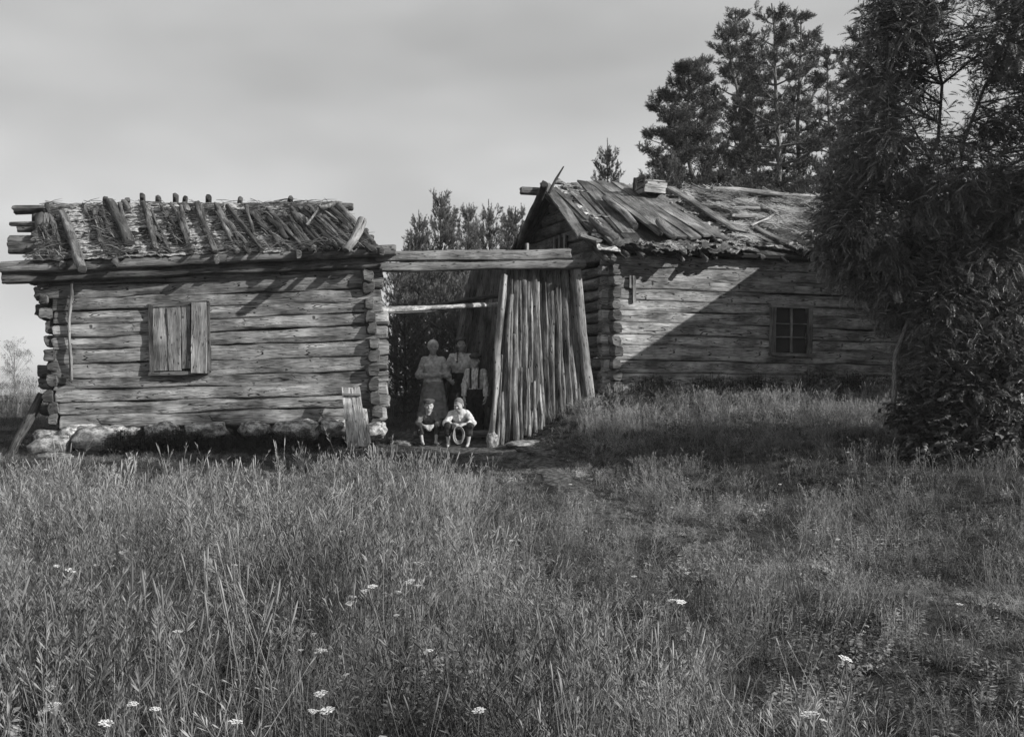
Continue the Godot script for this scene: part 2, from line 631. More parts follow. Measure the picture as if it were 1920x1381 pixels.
func make_left_barn() -> void:
	rng.seed = 101
	var at := on(-4.4, -15.8)
	var barn := thing("log_barn", "long low grey log barn with shuttered window and pole-weighted bark roof", "barn", at)
	var left_rows := [508.0, 531.0, 557.0, 581.0, 605.0, 629.0, 653.0, 681.0, 708.0, 730.0, 753.0, 775.0, 802.0]
	var right_rows := [499.0, 522.0, 543.0, 567.0, 590.0, 614.0, 641.0, 670.0, 698.0, 719.0, 743.0, 766.0, 791.0]
	var out := Vector3(sin(deg_to_rad(5.0)), 0, cos(deg_to_rad(5.0)))
	var lefts := [55.0, 62.0, 96.0, 100.0, 98.0, 97.0, 98.0, 96.0, 100.0, 102.0, 108.0, 110.0, 70.0]
	var rights := [716.0, 718.0, 714.0, 716.0, 728.0, 726.0, 727.0, 726.0, 727.0, 726.0, 729.0, 724.0, 716.0]
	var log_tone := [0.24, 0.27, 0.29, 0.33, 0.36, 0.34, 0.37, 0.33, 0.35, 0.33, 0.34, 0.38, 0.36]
	for i in 12:
		var sl: float = (right_rows[i] - left_rows[i]) / 400.0
		var sb: float = (right_rows[i + 1] - left_rows[i + 1]) / 400.0
		var xl: float = lefts[i]
		var xr: float = rights[i]
		var yl: float = (left_rows[i] + left_rows[i + 1]) * 0.5 + (xl - 195.0) * (sl + sb) * 0.5
		var yr: float = (right_rows[i] + right_rows[i + 1]) * 0.5 + (xr - 595.0) * (sl + sb) * 0.5
		var h: float = ((left_rows[i + 1] - left_rows[i]) + (right_rows[i + 1] - right_rows[i])) * 0.5 / LENS * 15.7
		var s := Shape.new()
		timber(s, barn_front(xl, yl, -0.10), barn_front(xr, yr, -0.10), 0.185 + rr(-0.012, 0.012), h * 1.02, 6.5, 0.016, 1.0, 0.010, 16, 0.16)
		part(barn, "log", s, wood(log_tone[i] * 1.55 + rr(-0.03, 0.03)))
	# dark seams behind the logs, so that no daylight passes between them
	var seam := Shape.new()
	plank(seam, barn_front(104, 655, -0.13), barn_front(704, 642, -0.13), 2.16, 0.03, out, 0.0, 0.0)
	part(barn, "moss_seam", seam, wood(0.06))
	# side walls: their ends show as two columns of squared heads
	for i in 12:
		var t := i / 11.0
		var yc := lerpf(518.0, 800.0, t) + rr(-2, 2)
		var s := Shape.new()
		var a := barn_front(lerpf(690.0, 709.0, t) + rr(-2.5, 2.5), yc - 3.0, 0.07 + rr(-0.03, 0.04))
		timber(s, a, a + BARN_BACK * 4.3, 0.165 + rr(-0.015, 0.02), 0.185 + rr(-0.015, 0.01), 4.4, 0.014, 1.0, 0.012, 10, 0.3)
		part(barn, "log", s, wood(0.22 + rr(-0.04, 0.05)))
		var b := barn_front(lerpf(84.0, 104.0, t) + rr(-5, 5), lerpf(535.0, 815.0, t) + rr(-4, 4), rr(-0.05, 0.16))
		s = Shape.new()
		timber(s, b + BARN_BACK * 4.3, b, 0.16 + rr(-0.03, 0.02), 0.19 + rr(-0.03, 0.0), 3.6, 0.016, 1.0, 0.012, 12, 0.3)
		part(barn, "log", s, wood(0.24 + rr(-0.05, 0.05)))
		# back wall
		s = Shape.new()
		var yb := 0.52 + i * 0.2
		var bl := Vector3(barn_front(60, 600).x - 1.35, yb, barn_front(60, 600).z - 4.1)
		var br := Vector3(barn_front(715, 600).x - 1.25, yb + 0.1, barn_front(715, 600).z - 4.0)
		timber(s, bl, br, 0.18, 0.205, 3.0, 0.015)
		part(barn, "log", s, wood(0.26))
	# stubs of front logs that stick out beyond the left corner
	for e in [[57.0, 100.0, 548.0], [56.0, 100.0, 579.0], [60.0, 96.0, 697.0], [62.0, 98.0, 718.0], [66.0, 102.0, 768.0]]:
		var s := Shape.new()
		timber(s, barn_front(e[0], e[2] + 2, -0.28), barn_front(e[1], e[2], -0.24), 0.17, 0.17, 3.2, 0.02)
		part(barn, "log_stub", s, wood(0.2 + rr(-0.03, 0.04)))
	# roof ----------------------------------------------------------
	var ridge_l := P(25, 392, 17.35)
	var ridge_r := P(662, 389, 17.75)
	var eave_l := barn_front(8, 503, 0.14)
	var eave_r := barn_front(742, 470, 0.14)
	var s := Shape.new()
	timber(s, ridge_l, ridge_r, 0.16, 0.16, 2.0, 0.01, 0.9, 0.01)
	part(barn, "ridge_pole", s, wood(0.34))
	for e in [[16.0, 466.0, 15.95, 0.18, 700.0, 446.0], [17.0, 451.0, 16.25, 0.14, 690.0, 432.0], [18.0, 419.0, 16.9, 0.085, 676.0, 415.0]]:
		s = Shape.new()
		timber(s, P(e[0], e[1], e[2]), P(e[4], e[5] + 4.0, e[2] + 0.35), e[3], e[3], 2.1, 0.014, 0.95, 0.01)
		part(barn, "purlin", s, wood(0.32))
	for e in [0.55, 1.1, 1.7]:
		s = Shape.new()
		var dl: Vector3 = BARN_BACK * e + Vector3(0, -0.42 * e, 0)
		timber(s, ridge_l + dl, ridge_r + dl, 0.14, 0.14, 2.1, 0.014)
		part(barn, "purlin", s, wood(0.28))
	# the long eave beam, the trough log under it, and the hooks that carry them
	s = Shape.new()
	timber(s, eave_l, eave_r, 0.17, 0.165, 3.4, 0.012, 1.02, 0.015, 12)
	part(barn, "eave_beam", s, wood(0.36))
	s = Shape.new()
	timber(s, barn_front(8, 522, 0.05), barn_front(722, 489, 0.0), 0.2, 0.19, 3.2, 0.015, 1.0, 0.012, 12)
	part(barn, "wall_plate", s, wood(0.22))
	for e in [[230.0, 493.0], [415.0, 489.0], [564.0, 480.0], [718.0, 474.0], [130.0, 500.0]]:
		s = Shape.new()
		var tip := barn_front(e[0], e[1] + 3.0, 0.36)
		timber(s, tip + BARN_BACK * 1.2 + Vector3(0, 0.26, 0), tip, 0.09, 0.125, 2.6, 0.015)
		part(barn, "eave_hook", s, wood(0.32))
	# gable logs at both ends
	for i in 4:
		var f := i / 4.0
		for e in 2:
			s = Shape.new()
			var foot: Vector3 = barn_front(84, 500, 0.0) if e == 0 else barn_front(690, 478, 0.0)
			var apex: Vector3 = ridge_l.lerp(ridge_r, 0.065 if e == 0 else 0.93)
			var top := foot.lerp(apex, f + 0.1)
			var back_foot := foot + BARN_BACK * 4.0
			var end := back_foot.lerp(apex, f + 0.1)
			timber(s, Vector3(top.x, lerpf(foot.y, apex.y, f) + 0.06, top.z), Vector3(end.x, lerpf(foot.y, apex.y, f) + 0.06, end.z), 0.17, 0.24, 3.0, 0.014)
			part(barn, "gable_log", s, wood(0.24))
	# the upright that the gable logs are pinned to, left of the roof
	s = Shape.new()
	timber(s, P(78, 505, 15.9), P(83, 402, 16.6), 0.22, 0.10, 3.0, 0.02)
	part(barn, "gable_post", s, wood(0.28))
	# roof bed, front slope and back slope
	var bed_el := barn_front(70, 492, 0.18)
	var bed_er := barn_front(690, 468, 0.18)
	var bed_rl := ridge_l.lerp(ridge_r, 0.10) + Vector3(0, 0.06, 0)
	var bed_rr := ridge_l.lerp(ridge_r, 0.955) + Vector3(0, 0.06, 0)
	var slope_n := (bed_er - bed_el).cross(bed_rl - bed_el).normalized()
	s = Shape.new()
	roof_bed(s, bed_el, bed_er, bed_rl, bed_rr, 0.05)
	part(barn, "roof_bed", s, wood(0.12))
	var bk := BARN_BACK * 2.5 + Vector3(0, -1.05, 0)
	s = Shape.new()
	roof_bed(s, bed_rl + bk, bed_rr + bk, bed_rl - slope_n * 0.004, bed_rr - slope_n * 0.004, 0.05)
	part(barn, "roof_bed", s, wood(0.12))
	var on_roof := func(u: float, v: float, lift: float) -> Vector3:    # u 0..1 along the roof, v 0 at the eave and 1 at the ridge
		return bed_el.lerp(bed_er, u).lerp(bed_rl.lerp(bed_rr, u), v) + slope_n * lift
	# the bark lies bare in a few strips and is hidden by poles, slats and moss in between
	var bark_band := func(p: Vector3) -> float:
		var px := 960.0 + p.x / -p.z * LENS
		var v := clampf((p - bed_el).dot(Vector3(0, 1, 0)) / 1.05, 0, 1)
		var q := px + (v - 0.5) * lerpf(26.0, 80.0, clampf((px - 100.0) / 560.0, 0, 1))
		var b := 0.0
		for e in [[154.0, 26.0], [257.0, 30.0], [310.0, 12.0], [362.0, 20.0], [410.0, 14.0], [470.0, 22.0], [542.0, 10.0]]:
			b = maxf(b, 1.0 - smoothstep(0.75, 1.25, absf(q - e[0]) / e[1]))
		return b * (1.0 if px < 420 else 0.75)
	# layered sheets of birch bark and split shingle, their curled edges facing the eave
	var variants := []
	for i in 10:
		variants.append(bark_sheet(i))
	var barks := [material("bark_pale", tex_stone, 0.78, 0.8), material("bark_grey", tex_stone, 0.42, 0.85), material("bark_dark", tex_wood, 0.16, 0.9)]
	var rows := 20
	var cols := 15
	for r in rows:
		for c in cols:
			var u := (c + 0.5 + rr(-0.3, 0.3)) / cols
			var v := (r + 0.2 + rr(-0.2, 0.2)) / rows
			var p: Vector3 = on_roof.call(u, v, 0.012 + rr(0.0, 0.012))
			var ax: Vector3 = (on_roof.call(minf(u + 0.05, 1.05), v, 0.0) - on_roof.call(u - 0.05, v, 0.0)).normalized()
			var az := -ax.cross(slope_n).normalized()
			var bs := Basis(ax, slope_n, ax.cross(slope_n)).rotated(slope_n, rr(-0.09, 0.09)) * Basis.from_scale(Vector3(rr(0.8, 1.3), rr(0.35, 0.8), rr(0.7, 1.0)))
			var bright := bark_band.call(p)
			var roll: float = rng.randf() * 0.5 + bright * 0.55
			var m: Material = barks[0] if roll > 0.66 else barks[1] if roll > 0.36 else barks[2]
			piece(barn, "bark_sheet", variants[rng.randi() % 10], m, Transform3D(bs, p))
	# poles laid up and down the roof to hold the bark: [ridge px x, y, eave px x, y, thickness]
	var poles := [[88, 380, 121, 478, 0.10], [115, 400, 154, 500, 0.15], [176, 392, 186, 452, 0.10], [192, 388, 203, 440, 0.09], [208, 366, 241, 452, 0.17], [224, 378, 236, 455, 0.09],
		[270, 372, 291, 466, 0.13], [283, 394, 316, 468, 0.07], [331, 390, 352, 462, 0.09], [338, 385, 350, 440, 0.12], [368, 376, 402, 472, 0.12], [374, 384, 392, 455, 0.08], [404, 380, 442, 466, 0.12], [426, 384, 487, 466, 0.11],
		[440, 402, 470, 462, 0.07], [462, 384, 474, 430, 0.09], [500, 388, 566, 463, 0.12], [530, 398, 590, 468, 0.08], [546, 388, 612, 464, 0.10], [562, 385, 642, 462, 0.10], [578, 386, 668, 462, 0.08], [156, 372, 168, 408, 0.06],
		[235, 370, 239, 392, 0.11], [300, 384, 330, 452, 0.06], [480, 400, 540, 466, 0.05], [600, 388, 690, 458, 0.07], [322, 379, 330, 400, 0.10], [348, 374, 352, 392, 0.11], [267, 374, 273, 394, 0.10]]
	for e in poles:
		s = Shape.new()
		var th: float = e[4] * (0.85 if e[4] > 0.135 else 0.66)
		var lift := bed_el + slope_n * (0.03 + th * 0.5)
		var a := to_plane(e[0], maxf(e[1], 384.0), lift, slope_n)
		var b := to_plane(e[2], e[3], lift, slope_n)
		if e[1] < 384.0:
			a += (a - b).normalized() * (384.0 - e[1]) * 0.012
		b += (b - a).normalized() * rr(0.0, 0.12)
		timber(s, a, b, th, th * rr(0.6, 0.95), 2.6, 0.014, 1.1, 0.014, 9, 0.14)
		part(barn, "roof_pole", s, wood(0.2 + rr(-0.06, 0.12)))
	# split slats and ragged branches matted between them
	var laid := 0
	while laid < 130:
		var px := rr(86.0, 668.0)
		var v0 := rr(0.0, 0.45)
		var v1 := rr(0.55, 1.02)
		var lean := lerpf(28.0, 88.0, clampf((px - 100.0) / 560.0, 0, 1)) + rr(-9, 9)
		var lift := bed_el + slope_n * rr(0.035, 0.075)
		var a := to_plane(px - (v1 - 0.5) * lean, lerpf(476.0, 384.0, v1) + 4.0, lift, slope_n)
		var b := to_plane(px - (v0 - 0.5) * lean, lerpf(476.0, 384.0, v0), lift, slope_n)
		laid += 1
		if bark_band.call((a + b) * 0.5) > 0.3:
			continue
		s = Shape.new()
		timber(s, a, b, rr(0.04, 0.10), rr(0.025, 0.05), 3.0, 0.012, rr(0.7, 1.2), 0.02, 8, 0.16)
		part(barn, "roof_slat", s, wood(rr(0.08, 0.28)))
	# poles of the back slope whose tips cross over the ridge
	for x in [198, 236, 268, 297, 326, 348, 390, 452, 545]:
		s = Shape.new()
		var a := P(x, 366 + rr(-3, 7), 17.55)
		timber(s, a + BARN_BACK * 2.2 + Vector3(0, -0.95, 0), a, 0.1, 0.1, 2.0, 0.012, 1.0, 0.02, 8)
		part(barn, "roof_pole", s, wood(0.2))
	# collapsed right-hand end: bare rafters, a pale strut, a forked stick
	for e in [[632.0, 382.0, 17.4, 700.0, 458.0, 15.75, 0.10, 0.34], [684.0, 412.0, 15.5, 650.0, 472.0, 15.15, 0.13, 0.5], [620.0, 400.0, 17.2, 672.0, 462.0, 15.8, 0.09, 0.26], [655.0, 420.0, 16.9, 706.0, 460.0, 15.9, 0.08, 0.26]]:
		s = Shape.new()
		timber(s, P(e[0], e[1], e[2]), P(e[3], e[4], e[5]), e[6], e[6], 2.2, 0.012, 1.0, 0.02, 8)
		part(barn, "rafter", s, wood(e[7]))
	s = Shape.new()
	tube(s, [P(574, 422, 16.2), P(592, 398, 16.5), P(600, 384, 16.6), P(606, 374, 16.6)], [0.02, 0.018, 0.012, 0.004])
	tube(s, [P(598, 388, 16.55), P(615, 386, 16.7), P(630, 379, 17.0)], [0.022, 0.034, 0.03])
	part(barn, "forked_stick", s, wood(0.4))
	# loose twigs and straw over the poles
	var bits := []
	var tone := PackedFloat32Array()
	for i in 1900:
		var u := rng.randf()
		var v := pow(rng.randf(), 1.4)
		var p: Vector3 = on_roof.call(u, v * 0.98, rr(0.05, 0.10))
		if bark_band.call(p) > rr(0.1, 1.1):
			continue
		var bs := Basis(slope_n, rr(-1.2, 1.2)) * Basis(Vector3.RIGHT, rr(-0.25, 0.25))
		bits.append(Transform3D(bs.scaled(Vector3.ONE * rr(0.6, 1.5)), p - at))
		tone.append(rr(0.04, 0.26))
	copies(barn, "roof_twigs", twig_mesh(), material("straw", null, 0.9, 0.9), bits, tone)
	# window with its shutters ---------------------------------------
	s = Shape.new()
	plank(s, barn_front(336, 570, 0.0), barn_front(336, 698, 0.0), 0.86, 0.04, out, 0.0, 0.0)
	var win := part(barn, "window", s, wood(0.05))
	for e in [[283.0, 570.0, 286.0, 699.0, 0.06, 0.24], [389.0, 567.0, 391.0, 694.0, 0.06, 0.22]]:
		s = Shape.new()
		plank(s, barn_front(e[0], e[1], 0.02), barn_front(e[2], e[3], 0.02), e[4], 0.06, out)
		part(win, "frame", s, wood(e[5]))
	s = Shape.new()
	plank(s, barn_front(279, 573, 0.025), barn_front(392, 568, 0.025), 0.055, 0.07, out)
	part(win, "frame", s, wood(0.22))
	s = Shape.new()
	plank(s, barn_front(282, 701, 0.025), barn_front(394, 697, 0.025), 0.05, 0.08, out)
	part(win, "sill", s, wood(0.3))
	for e in [[300.0, 576.0, 303.0, 695.0, 0.195, 0.52, 0.035], [327.0, 575.0, 328.5, 696.0, 0.18, 0.49, 0.032], [349.0, 574.0, 350.0, 692.0, 0.12, 0.4, 0.03], [374.0, 569.0, 374.0, 697.0, 0.215, 0.6, 0.075]]:
		s = Shape.new()
		plank(s, barn_front(e[0], e[1], e[6]), barn_front(e[2], e[3], e[6]), e[4], 0.03, out, 0.02, 0.008)
		part(win, "shutter_board", s, wood(e[5]))
	# a long thin pole hung on the wall left of the window
	s = Shape.new()
	timber(s, barn_front(135, 521, 0.07), barn_front(132, 713, 0.05), 0.045, 0.045, 2.0, 0.006, 1.1, 0.02, 8)
	part(barn, "wall_pole", s, wood(0.42))
	# foundation stones
	var stones := [[98, 834, 0.32, 0.17, 15.4], [192, 822, 0.40, 0.2, 15.5], [140, 815, 0.17, 0.12, 15.5], [240, 808, 0.22, 0.10, 15.75], [308, 808, 0.26, 0.14, 15.7], [388, 806, 0.34, 0.12, 15.75], [482, 806, 0.24, 0.13, 15.8], [556, 806, 0.34, 0.15, 15.75], [628, 800, 0.24, 0.13, 15.8], [90, 812, 0.2, 0.06, 15.6], [700, 806, 0.2, 0.12, 15.9], [160, 800, 0.3, 0.07, 15.75]]
	var si := 0
	for e in stones:
		s = Shape.new()
		stone(s, P(e[0], e[1], e[4]), Vector3(e[2], e[3], 0.24), 3.0 + si * 7.7, rr(-0.3, 0.3))
		part(barn, "foundation_stone", s, material("stone", tex_stone, 0.58 + 0.06 * (si % 3), 0.95, 0.4))
		si += 1

func to_plane(px: float, py: float, on_it: Vector3, n: Vector3) -> Vector3:     # where the sight line of a measured point meets a plane
	var eye := Vector3(0, EYE, 0)
	var dir := P(px, py, 1.0) - eye
	return eye + dir * ((on_it - eye).dot(n) / dir.dot(n))

func roof_bed(s: Shape, el: Vector3, er: Vector3, rl: Vector3, rrr: Vector3, t: float) -> void:
	var n := (er - el).cross(rl - el).normalized() * t
	for side in 2:
		var off := n * (0.5 - side)
		var base := s.v.size()
		for j in 7:
			for i in 25:
				var u := i / 24.0
				var v := j / 6.0
				var p := el.lerp(er, u).lerp(rl.lerp(rrr, u), v)
				s.vert(p + off + n.normalized() * n3(u * 9.0, v * 4.0, 3.0) * 0.02, Vector2(v * 1.4, u * 6.0))
		for j in 6:
			for i in 24:
				var q := base + j * 25 + i
				if side == 0:
					s.quad(q, q + 25, q + 26, q + 1)
				else:
					s.quad(q + 1, q + 26, q + 25, q)
	var c := [el, er, rrr, rl]
	for k in 4:
		var a: Vector3 = c[k]
		var b: Vector3 = c[(k + 1) % 4]
		var q := s.vert(a + n * 0.5)
		s.vert(b + n * 0.5)
		s.vert(b - n * 0.5)
		s.vert(a - n * 0.5)
		s.quad(q, q + 1, q + 2, q + 3)

func bark_sheet(i: int) -> ArrayMesh:       # about 0.34 x 0.2 m, wavy, its lower edge (towards +z) curled up; thin but solid
	var s := Shape.new()
	var n := 8
	for side in 2:
		var base := s.v.size()
		for r in 4:
			for k in n + 1:
				var x := (k / float(n) - 0.5) * 0.36
				var v := r / 3.0
				var z := v * 0.2 - 0.1 + (n3(x * 9.0, i * 3.1, 1.0) * 0.035 if r == 3 else 0.0)
				var y := n3(x * 7.0, v * 1.5, i * 5.0) * 0.022 + v * v * (0.028 + 0.03 * n3(x * 11.0, i * 2.0, 8.0)) + (0.022 if side == 0 else 0.0)
				s.vert(Vector3(x, y, z), Vector2(x * 2.0, v * 0.4), 1.0)
		for r in 3:
			for k in n:
				var q := base + r * (n + 1) + k
				if side == 0:
					s.quad(q, q + 1, q + n + 2, q + n + 1)
				else:
					s.quad(q, q + n + 1, q + n + 2, q + 1)
	var top := 3 * (n + 1)
	var low := 4 * (n + 1) + top
	for k in n:
		s.quad(top + k, top + k + 1, low + k + 1, low + k)
	return s.mesh(Vector3.ZERO)

func twig_mesh() -> ArrayMesh:
	var s := Shape.new()
	tube(s, [Vector3(-0.14, 0, 0), Vector3(0, 0.012, 0.01), Vector3(0.15, 0, -0.01)], [0.004, 0.005, 0.002], 3)
	return s.mesh(Vector3.ZERO)

# ------------------------------------------------------------------ the cabin on the right
const CAB_U := Vector3(0.9455, 0, -0.3256)      # along its front wall
const CAB_D := Vector3(-0.3256, 0, -0.9455)     # from its front wall to the back
const CAB_X := 1.61
const CAB_Z := -17.0

func cab(px: float, py: float, out := 0.0) -> Vector3:       # a point of the cabin's front wall
	var r := (px - 960.0) / LENS
	var s := (17.0 * r - CAB_X) / (0.9455 - 0.3256 * r)
	var p := P(px, py, 17.0 + 0.3256 * s)
	return p - CAB_D * out

func cab_roof(px: float, py: float, lift := 0.0) -> Vector3:  # a point of its front roof slope
	var eave := Vector3(CAB_X, 3.27, CAB_Z) - CAB_D * 0.35
	var n := cab_slope()
	var dir := P(px, py, 1.0) - Vector3(0, EYE, 0)
	var eye := Vector3(0, EYE, 0)
	var t := (eave - eye).dot(n) / dir.dot(n)
	return eye + dir * t + n * lift

func cab_slope() -> Vector3:
	return CAB_U.cross(CAB_D * 2.65 + Vector3(0, 1.38, 0)).normalized()

func make_right_cabin() -> void:
	rng.seed = 202
	var at := on(4.5, -18.2)
	var c := thing("log_cabin", "taller log cabin with six-pane window, board-and-straw roof and dark gable", "cabin", at)
	var face := -CAB_D
	var l_rows := [476.0, 497.0, 518.0, 540.0, 559.0, 581.0, 601.0, 624.0, 647.0, 675.0, 697.0, 720.0, 740.0, 764.0]
	var r_rows := [486.0, 508.0, 529.0, 550.0, 572.0, 590.0, 611.0, 635.0, 655.0, 680.0, 702.0, 722.0, 742.0, 765.0]
	var s: Shape
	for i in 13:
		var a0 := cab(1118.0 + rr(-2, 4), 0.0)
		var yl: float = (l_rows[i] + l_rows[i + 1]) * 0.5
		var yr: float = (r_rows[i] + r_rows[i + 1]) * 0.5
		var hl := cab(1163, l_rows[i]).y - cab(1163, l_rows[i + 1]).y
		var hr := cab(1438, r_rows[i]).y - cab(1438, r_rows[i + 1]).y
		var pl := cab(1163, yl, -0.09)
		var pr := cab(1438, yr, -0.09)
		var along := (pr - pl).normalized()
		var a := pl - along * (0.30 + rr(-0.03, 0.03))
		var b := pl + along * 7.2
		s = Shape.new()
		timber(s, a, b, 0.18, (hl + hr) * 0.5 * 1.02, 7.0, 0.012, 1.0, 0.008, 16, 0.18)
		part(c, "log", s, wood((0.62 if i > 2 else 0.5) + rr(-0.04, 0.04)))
	s = Shape.new()
	plank(s, cab(1160, 640, -0.13), cab(1160, 640, -0.13) + CAB_U * 7.0, 2.2, 0.03, face, 0.0, 0.0)
	part(c, "moss_seam", s, wood(0.06))
	# left-hand wall: squared heads stand proud of the corner
	for i in 13:
		var y := lerpf(505.0, 768.0, i / 12.0) + rr(-1.5, 1.5)
		s = Shape.new()
		var a := cab(1150.0 + rr(-1.5, 1.5), y, 0.16 + rr(-0.03, 0.03))
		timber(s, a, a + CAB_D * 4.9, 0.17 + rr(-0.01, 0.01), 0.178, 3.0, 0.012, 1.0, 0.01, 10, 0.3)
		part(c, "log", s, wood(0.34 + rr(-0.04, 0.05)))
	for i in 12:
		s = Shape.new()
		var q := Vector3(CAB_X, 1.0 + i * 0.19, CAB_Z) + CAB_D * 4.6
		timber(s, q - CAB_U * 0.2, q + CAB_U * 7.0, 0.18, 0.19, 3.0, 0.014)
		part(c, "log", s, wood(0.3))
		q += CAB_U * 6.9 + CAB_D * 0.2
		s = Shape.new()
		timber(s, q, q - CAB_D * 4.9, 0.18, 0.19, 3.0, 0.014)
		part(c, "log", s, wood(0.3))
	# gable: logs below, upright boards with a small loft hatch above
	var ridge0 := Vector3(CAB_X, 4.66, CAB_Z) + CAB_D * 2.3
	var g_l := Vector3(CAB_X, 3.3, CAB_Z) + CAB_D * 0.0
	for i in 6:
		var f := i / 6.0
		var h := lerpf(3.3, 4.6, f)
		s = Shape.new()
		var q := Vector3(CAB_X, h, CAB_Z)
		var a := q + CAB_D * (2.3 - 2.3 * (1.0 - f))
		var b := q + CAB_D * (2.3 + 2.3 * (1.0 - f))
		timber(s, a, b, 0.16, 0.225, 3.2, 0.012)
		part(c, "gable_log", s, wood(0.24 + rr(-0.03, 0.03)))
	s = Shape.new()
	var hatch := Vector3(CAB_X, 3.52, CAB_Z) + CAB_D * 2.0 - CAB_U * 0.1
	plank(s, hatch - Vector3(0, 0.24, 0), hatch + Vector3(0, 0.24, 0), 0.44, 0.03, -CAB_U)
	var ha := part(c, "loft_hatch", s, wood(0.04))
	for e in [-0.26, 0.0, 0.26]:
		s = Shape.new()
		var q: Vector3 = hatch + CAB_D * e - CAB_U * 0.02
		plank(s, q - Vector3(0, 0.27, 0), q + Vector3(0, 0.27, 0), 0.07, 0.04, -CAB_U)
		part(ha, "frame", s, wood(0.3))
	# roof -----------------------------------------------------------
	var n := cab_slope()
	var rise := CAB_D * 2.65 + Vector3(0, 1.38, 0)
	var eave := Vector3(CAB_X, 3.27, CAB_Z) - CAB_D * 0.35
	var e_l := eave - CAB_U * 0.35 - n * 0.05 + (CAB_D + Vector3(0, 0.52, 0)) * 0.14
	var e_r := eave + CAB_U * 7.4 - n * 0.05 + (CAB_D + Vector3(0, 0.52, 0)) * 0.14
	s = Shape.new()
	roof_bed(s, e_l, e_r, e_l + rise * 0.947, e_r + rise * 0.947, 0.05)
	part(c, "roof_bed", s, wood(0.14))
	var rise_b := -CAB_D * 2.65 + Vector3(0, 1.38, 0)
	var e_b := eave - CAB_U * 0.35 - n * 0.05 + CAB_D * 5.3
	s = Shape.new()
	roof_bed(s, e_b + CAB_U * 7.75, e_b, e_b + CAB_U * 7.75 + rise_b - Vector3(0, 0.004, 0), e_b + rise_b - Vector3(0, 0.004, 0), 0.05)
	part(c, "roof_bed", s, wood(0.16))
	s = Shape.new()
	var rp := ridge0 + Vector3(0, -0.06, 0)
	timber(s, rp - CAB_U * 0.75, rp + CAB_U * 7.3, 0.15, 0.13, 2.2, 0.01)
	part(c, "ridge_pole", s, wood(0.3))
	# crossed gable poles and the rotten barge board
	for e in [[1022.0, 345.0, 17.9, 972.0, 462.0, 20.6, 0.13, 0.16], [1012.0, 362.0, 18.6, 990.0, 420.0, 19.6, 0.07, 0.3]]:
		s = Shape.new()
		timber(s, P(e[0], e[1], e[2]), P(e[3], e[4], e[5]), e[6], e[6], 2.4, 0.012)
		part(c, "barge_pole", s, wood(e[7]))
	var long_boards := [[1018, 354, 1062, 410, 0.19, 0.36, 0.05], [1056, 404, 1094, 458, 0.20, 0.40, 0.05], [1086, 456, 1122, 466, 0.13, 0.44, 0.06], [1036, 362, 1150, 472, 0.10, 0.30, 0.06], [1048, 372, 1116, 446, 0.16, 0.22, 0.04],
		[1094, 351, 1178, 452, 0.24, 0.36, 0.06], [1108, 352, 1241, 449, 0.22, 0.45, 0.055], [1124, 353, 1262, 456, 0.22, 0.42, 0.065], [1140, 354, 1276, 456, 0.20, 0.47, 0.055], [1156, 355, 1302, 458, 0.24, 0.46, 0.065], [1172, 357, 1330, 456, 0.22, 0.50, 0.06], [1188, 358, 1345, 458, 0.13, 0.40, 0.055],
		[1204, 358, 1366, 462, 0.16, 0.44, 0.05], [1062, 358, 1160, 462, 0.15, 0.3, 0.03], [1074, 354, 1176, 458, 0.13, 0.34, 0.04], [1250, 368, 1384, 453, 0.19, 0.46, 0.13], [1206, 366, 1352, 460, 0.14, 0.30, 0.05], [1412, 442, 1462, 468, 0.14, 0.34, 0.10], [1398, 448, 1440, 466, 0.10, 0.28, 0.08]]
	for e in long_boards:
		s = Shape.new()
		plank(s, cab_roof(e[0], e[1], e[6] + 0.055), cab_roof(e[2], e[3], e[6] + 0.055), e[4], 0.035, n, 0.07, 0.008)
		part(c, "roof_board", s, wood(e[5] * 0.82 + rr(-0.05, 0.04)))
	for e in [[1130, 391, 1188, 444, 0.12, 0.42], [1228, 436, 1258, 466, 0.1, 0.3], [1330, 374, 1590, 391, 0.09, 0.56], [1368, 425, 1412, 426, 0.06, 0.55], [1405, 442, 1446, 424, 0.05, 0.5], [1350, 408, 1420, 408, 0.03, 0.44], [1102, 432, 1152, 474, 0.1, 0.34], [1292, 368, 1330, 378, 0.05, 0.5]]:
		s = Shape.new()
		timber(s, cab_roof(e[0], e[1], 0.2), cab_roof(e[2], e[3], 0.2), e[4], e[4], 2.2, 0.014, 1.0, 0.02, 8)
		part(c, "roof_pole", s, wood(e[5]))
	# bark: white curls near the gable, along the ridge gap and all along the ragged eave
	var variants := []
	for i in 10:
		variants.append(bark_sheet(i + 20))
	var barks := [material("bark_pale", tex_stone, 0.78, 0.8), material("bark_grey", tex_stone, 0.42, 0.85), material("bark_dark", tex_wood, 0.16, 0.9)]
	var spots := []
	for i in 24:       # beside the barge board
		var t := rng.randf()
		spots.append([lerpf(1052, 1150, t) + rr(-14, 26), lerpf(366, 458, t) + rr(-8, 8), 0.72 if t > 0.45 else 0.5])
	for i in 34:       # between the planks and the long board
		var t := rng.randf()
		spots.append([lerpf(1206, 1355, t) + rr(-8, 22), lerpf(364, 460, t) + rr(-3, 3), 0.6])
	for i in 36:       # the eave
		spots.append([rr(1120, 1560), 466 + rr(-4, 9), 0.12])
	for i in 16:
		spots.append([rr(1040, 1090), rr(354, 372), 0.4])
	for i in 30:
		spots.append([rr(1340, 1480), rr(430, 466), 0.35])
